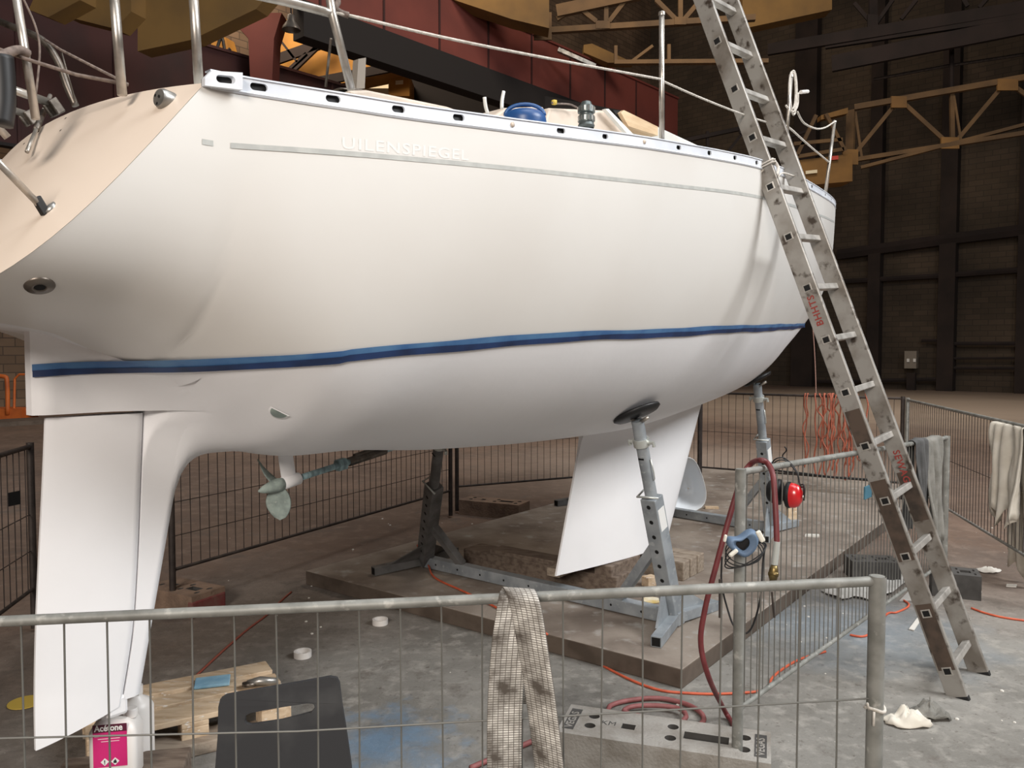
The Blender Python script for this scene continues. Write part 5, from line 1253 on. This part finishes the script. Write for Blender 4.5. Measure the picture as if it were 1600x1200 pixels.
# ------------------------------------------------------------------ black chair
root = empty('chair', (-.78, 2.28, 0), label='black plastic stacking chair with an oval grip hole behind the near fence', cat='chair')
Yk = lambda px: 2.22 + (px - 340) * .0004
def cp_(px, py, o=0): p = at(px, py, Yk(px)); return p + Vector((.05, -1, 0)) * o
outer = [(336, 1200), (340, 1150), (341, 1105), (344, 1092), (352, 1087), (400, 1078), (460, 1068), (515, 1058), (526, 1060), (530, 1068), (534, 1100), (542, 1150), (549, 1200), (556, 1290), (330, 1290)]
hole_ = [(382, 1126), (384, 1118), (392, 1114), (430, 1107), (480, 1099), (490, 1100), (492, 1106), (486, 1114), (440, 1126), (392, 1133), (384, 1131)]
mb = MB(); polys = [[Vector((x, -y, 0)) for x, y in outer], [Vector((x, -y, 0)) for x, y in hole_]]; tris = [tuple(f) for f in tessellate_polygon(polys)]
bulge = lambda px: .0 * (1 - ((px - 440) / 105) ** 2)
for o_ in (0, -.014): mb.add([cp_(x, y, o_ + bulge(x) * -1) for x, y in outer + hole_], tris)
for ring_ in (outer, hole_): mb.grid([[cp_(x, y, o_ - bulge(x)) for x, y in ring_] for o_ in (0, -.014)], closeu=True)
mb.build('backrest', 'chair_black', root, bevel=.003)
zs = at(440, 1290, 2.24).z; zseat = .30
L_ = at(332, 1290, 2.22); R_ = at(554, 1290, 2.28)
mb = MB(); mb.prism([Vector((L_.x - .01, L_.y, zs + .01)), Vector((R_.x + .01, R_.y, zs + .01)), Vector((R_.x - .12, R_.y + .30, zs - .03)), Vector((L_.x + .03, L_.y + .30, zs - .03))], (0, 0, -.02)); mb.build('seat', 'chair_black', root, bevel=.008)
for (x, y, dx, dy) in ((L_.x, L_.y, -.05, -.05), (R_.x, R_.y, .05, -.05), (L_.x + .04, L_.y + .28, -.02, .05), (R_.x - .14, R_.y + .28, .02, .05)):
    mb = MB(); mb.tube([Vector((x, y, zs - .01)), Vector((x + dx, y + dy, .0))], .011, 10); mb.build('leg', 'galv_dark', root, smooth=True)
# ------------------------------------------------------------------ pallet and things on it
pe1 = fl(225, 1137, .135); pe2 = fl(455, 1086, .135); pd = Vector((pe2.x - pe1.x, pe2.y - pe1.y, 0)).normalized(); pn = Vector((-pd.y, pd.x, 0))
corner_ = Vector((pe2.x, pe2.y, 0)); root = empty('pallet', corner_ - pd * .37 + pn * .2, label='pale wooden pallet on the floor behind the rudder tip and black chair', cat='pallet')
def pb(name, u0, u1, v0, v1, z0, z1, m='pine'):
    mb = MB(); mb.prism([corner_ - pd * u0 + pn * v0 + Vector((0, 0, z0)), corner_ - pd * u1 + pn * v0 + Vector((0, 0, z0)), corner_ - pd * u1 + pn * v1 + Vector((0, 0, z0)), corner_ - pd * u0 + pn * v1 + Vector((0, 0, z0))], (0, 0, z1 - z0)); return mb.build(name, m, root, bevel=.003)
for v0, v1 in ((0, .13), (.16, .26), (.30, .42)): pb('deck_board', 0, .74, v0, v1, .113, .135)
for u0, u1 in ((0, .12), (.32, .42), (.63, .74)):
    pb('stringer', u0, u1, .0, .42, .092, .113)
    for v0, v1 in ((.0, .1), (.32, .42)): pb('spacer_block', u0, u1, v0, v1, .02, .092)
for v0, v1 in ((0, .10), (.32, .42)): pb('bottom_board', 0, .74, v0, v1, .0, .02, 'timber_pale')
pz = .135
a = fl(205, 1200, .02); timber(Vector((a.x - .1, a.y + .02, 0)), pd, .5, .13, .05, 'timber_pale', 'rough grey board on the floor just in front of the pallet', 'board', name='board')
# acetone canister
can = at(182, 1150, 2.66); cb = Vector((can.x, can.y, 0)); 
timber(cb + Vector((-.22, .02, 0)), (.97, .2, 0), .42, .2, .10, 'timber', 'dark wooden block carrying the acetone canister', 'block', name='wood_block')
zc = .10; cr_ = .1; ca = .20
root = empty('canister', cb + Vector((0, 0, zc)), ca, label='white plastic acetone canister with a pink label below the rudder tip', cat='canister')
tp = at(182, 1118, 2.66).z - zc
mb = MB(); rows = []
def rsq(hw, hd, z, r=.02, n=5):
    P = []
    for sx, sy, a0 in ((1, 1, 0), (-1, 1, 90), (-1, -1, 180), (1, -1, 270)):
        for k in range(n): a = R(a0 + 90 * k / (n - 1)); P.append(Vector((sx * (hw - r) + r * math.cos(a), sy * (hd - r) + r * math.sin(a), z)))
    return P
hw, hd = .075, .055
for z, k in ((0, .94), (.01, 1), (tp * .82, 1), (tp * .92, .86), (tp, .55)): rows.append(rsq(hw * k, hd * k, z, .022 * k))
mb.grid(rows, closeu=True); mb.add(rows[-1], [tuple(range(20))]); mb.add(rows[0], [tuple(range(20))]); mb.build('bottle', 'plastic_white', root, local=True, smooth=True, auto=60)
mb = MB(); mb.lathe([(.0, .033), (.017, .033), (.019, .030), (.019, .004), (.015, 0)], (.05, 0, tp - .01), seg=20); mb.build('cap', 'plastic_white', root, local=True, smooth=True, auto=40)
mb = MB(); mb.tube(smoothpath([Vector((.035, 0, tp - .005)), Vector((.01, 0, tp + .03)), Vector((-.035, 0, tp + .02)), Vector((-.06, 0, tp - .03))], 5), .009, 8); mb.build('handle', 'plastic_white', root, local=True, smooth=True)
ly = -hd - .0012; lz1 = at(182, 1133, 2.60).z - zc; lz0 = at(182, 1199, 2.60).z - zc
mb = MB(); mb.box((-.005, ly, (lz0 + lz1) / 2), (.105, .001, lz1 - lz0)); lab = mb.build('label_sheet', 'acetone_pink', root, local=True)
mb = MB(); mb.box((-.005, ly - .0008, lz1 - .012), (.105, .001, .026)); mb.build('label_header', 'acetone_dark', lab, local=True)
text_mesh('Acétone', .030, lambda x, y: Vector((-.052 + x * .84, ly - .0016, lz1 - .020 + y)), 'label_lettering', 'label_white', lab, True, bold=.0008)
for i in range(3): mb = MB(); mb.box((-.012 + i * .004, ly - .0008, lz1 - .038 - i * .009), (.08 - .012 * i, .0008, .0016)); mb.build('small_print', 'ghost_white', lab, local=True)
for dx in (-.022, .010):
    mb = MB(); mb.box((dx, ly - .001, lz0 + .018), (.018, .001, .018), Matrix.Rotation(R(45), 3, 'Y')); hz_ = mb.build('hazard_diamond', 'label_white', lab, local=True)
    mb = MB(); 
    if dx < 0: mb.box((dx, ly - .0018, lz0 + .020), (.0028, .0006, .009)); mb.box((dx, ly - .0018, lz0 + .012), (.0028, .0006, .0028))
    else: mb.add([(dx - .005, ly - .0018, lz0 + .012), (dx + .005, ly - .0018, lz0 + .012), (dx + .005, ly - .0018, lz0 + .018), (dx + .001, ly - .0018, lz0 + .026), (dx - .005, ly - .0018, lz0 + .019)], [(0, 1, 2, 3, 4)])
    mb.build('hazard_symbol', 'ink', lab, local=True)
# white jug just behind
jg = at(214, 1100, 2.86); jb = Vector((jg.x, jg.y, 0)); root = empty('jug', jb, label='white plastic jug with a narrow neck right behind the acetone canister', cat='jug')
zt_ = at(214, 1078, 2.86).z
mb = MB(); mb.lathe([(0, 0), (.055, 0), (.057, .02), (.057, zt_ * .8), (.045, zt_ * .88), (.02, zt_ * .93), (.018, zt_ * .97)], jb, seg=26); mb.build('body', 'plastic_white', root, smooth=True, auto=50)
mb = MB(); mb.lathe([(.021, 0), (.021, .03), (0, .032)], jb + Vector((0, 0, zt_ * .96)), seg=20); mb.build('cap', 'plastic_white', root, smooth=True, auto=50)
mb = MB(); p = fl(332, 1068, pz); mb.box((p.x, p.y, pz + .008), (.14, .10, .012), rotz(.3)); tag(mb.build('sponge', 'sponge_blue', bevel=.003), 'pale blue sponge cloth lying on the pallet boards', 'sponge')
root = empty('sander', fl(405, 1072, pz), label='small grey hand tool lying on the pallet behind the chair', cat='tool')
p = fl(405, 1075, pz); mb = MB(); mb.tube([p + Vector((-.05, 0, .02)), p + Vector((.0, .01, .025)), p + Vector((.07, .02, .02))], 0, 12, rr=[.012, .02, .014]); mb.build('body', 'tin', root, smooth=True)
mb = MB(); mb.lathe([(0, -.01), (.03, -.01), (.03, .004), (0, .01)], p + Vector((-.04, .0, .02)), (0, .2, 1), 20); mb.build('head', 'dull_steel', root, smooth=True)
for px, py, lb in ((473, 1023, 'nearer white roll of masking tape on the floor behind the near fence'), (594, 972, 'farther white roll of masking tape on the floor by the slab edge')):
    p = fl(px, py + 3); mb = MB(); mb.lathe([(.036, 0), (.044, 0), (.044, .03), (.036, .03), (.036, 0)], p, seg=28); tag(mb.build('tape_roll', 'plastic_white', smooth=True, auto=40), lb, 'tape roll')
# ------------------------------------------------------------------ rags, papers and debris
def rag(px, py, r, m, label, name='rag', cat='rag', seed=1, hgt=.05, sq=.6, ang=0):
    p = fl(px, py); rows = []; n = 26
    for i in range(9):
        u = i / 8; row = []
        for k in range(n):
            a = 2 * math.pi * k / n; rad = r * u * (1 + .35 * noise.noise(Vector((math.cos(a) * 1.7, math.sin(a) * 1.7, seed)))); z = hgt * max(0, (1 - u) * .8 + .5 * (1 - u * u) * noise.noise(Vector((math.cos(a) * rad * 30 + seed, math.sin(a) * rad * 30, seed * 2)))) + .004 + abs(noise.noise(Vector((math.cos(a) * 3, math.sin(a) * 3 + u * 6, seed)))) * hgt * .5
            v = rotz(ang) @ Vector((math.cos(a) * rad, math.sin(a) * rad * sq, 0)); row.append(Vector((p.x, p.y, 0)) + v + Vector((0, 0, z)))
        rows.append(row)
    mb = MB(); mb.grid(rows, closeu=True); return tag(mb.build(name, m, smooth=True, solid=.003), label, cat)
rag(1418, 1128, .105, 'cloth_white', 'crumpled white rag on the floor right of the near fence end post, left half', seed=3, hgt=.06, ang=.2)
rag(1452, 1120, .08, 'cloth_grey', 'grey rag folded onto the crumpled white one on the floor', seed=7, hgt=.07, ang=-.3)
rag(1545, 893, .09, 'paper', 'small scrap of white paper on the floor beyond the ladder foot', name='paper_scrap', cat='paper', seed=5, hgt=.03, ang=.1)
def sheet(poly, m, label, name, cat, th=.003):
    mb = MB(); mb.prism([fl(x, y, .002) for x, y in poly], (0, 0, th)); return tag(mb.build(name, m), label, cat)
sheet([(1420, 984), (1428, 986), (1456, 945), (1452, 942)], 'paper', 'thin white folded strip on the floor left of the ladder foot', 'paper_strip', 'strip', .006)
sheet([(1512, 930), (1530, 932), (1534, 926), (1524, 919), (1508, 924)], 'paper', 'white folded paper beside the dark fence foot right of the ladder', 'paper_sheet', 'paper', .012)
sheet([(1572, 917), (1588, 918), (1589, 915), (1573, 914)], 'paper', 'tiny white stick on the floor at the right edge', 'stick', 'stick', .008)
sheet([(1405, 940), (1455, 938), (1440, 915), (1432, 912)], 'tarp', 'pale board lying on the floor left of the ladder feet', 'floor_board', 'board', .006)
def tarpf():
    A = [(1283, 925), (1300, 934), (1316, 940), (1335, 935), (1360, 940), (1395, 930), (1425, 905), (1410, 885), (1370, 888), (1330, 905)]
    rows = []; c = fl(1355, 915)
    for i in range(8):
        u = i / 7; rows.append([c + (fl(x, y) - c) * u * (1 + .06 * noise.noise(Vector((x, y, u)))) + Vector((0, 0, .01 + .03 * abs(noise.noise(Vector((x * .05, y * .05, u * 4)))))) for x, y in [q for j in range(len(A)) for q in (A[j], ((A[j][0] + A[(j + 1) % len(A)][0]) / 2, (A[j][1] + A[(j + 1) % len(A)][1]) / 2))]])
    mb = MB(); mb.grid(rows, closeu=True); tag(mb.build('plastic_sheet', 'tarp', smooth=True, solid=.002), 'crumpled pale plastic sheet on the floor behind the near fence end post', 'plastic sheet')
tarpf()
mb = MB(); rd = random.Random(11)
for i in range(110):
    x = rd.uniform(-2.5, 4.2); y = rd.uniform(2.2, 7.5); s = rd.uniform(.003, .011)
    mb.lathe([(0, 0), (s, 0), (s * .8, s * .5), (0, s * .7)], (x, y, 0), seg=5)
tag(mb.build('grit', 'paper', base=(0, 0, 0)), 'loose pale grit and paint flakes scattered on the floor', 'grit', kind='stuff')
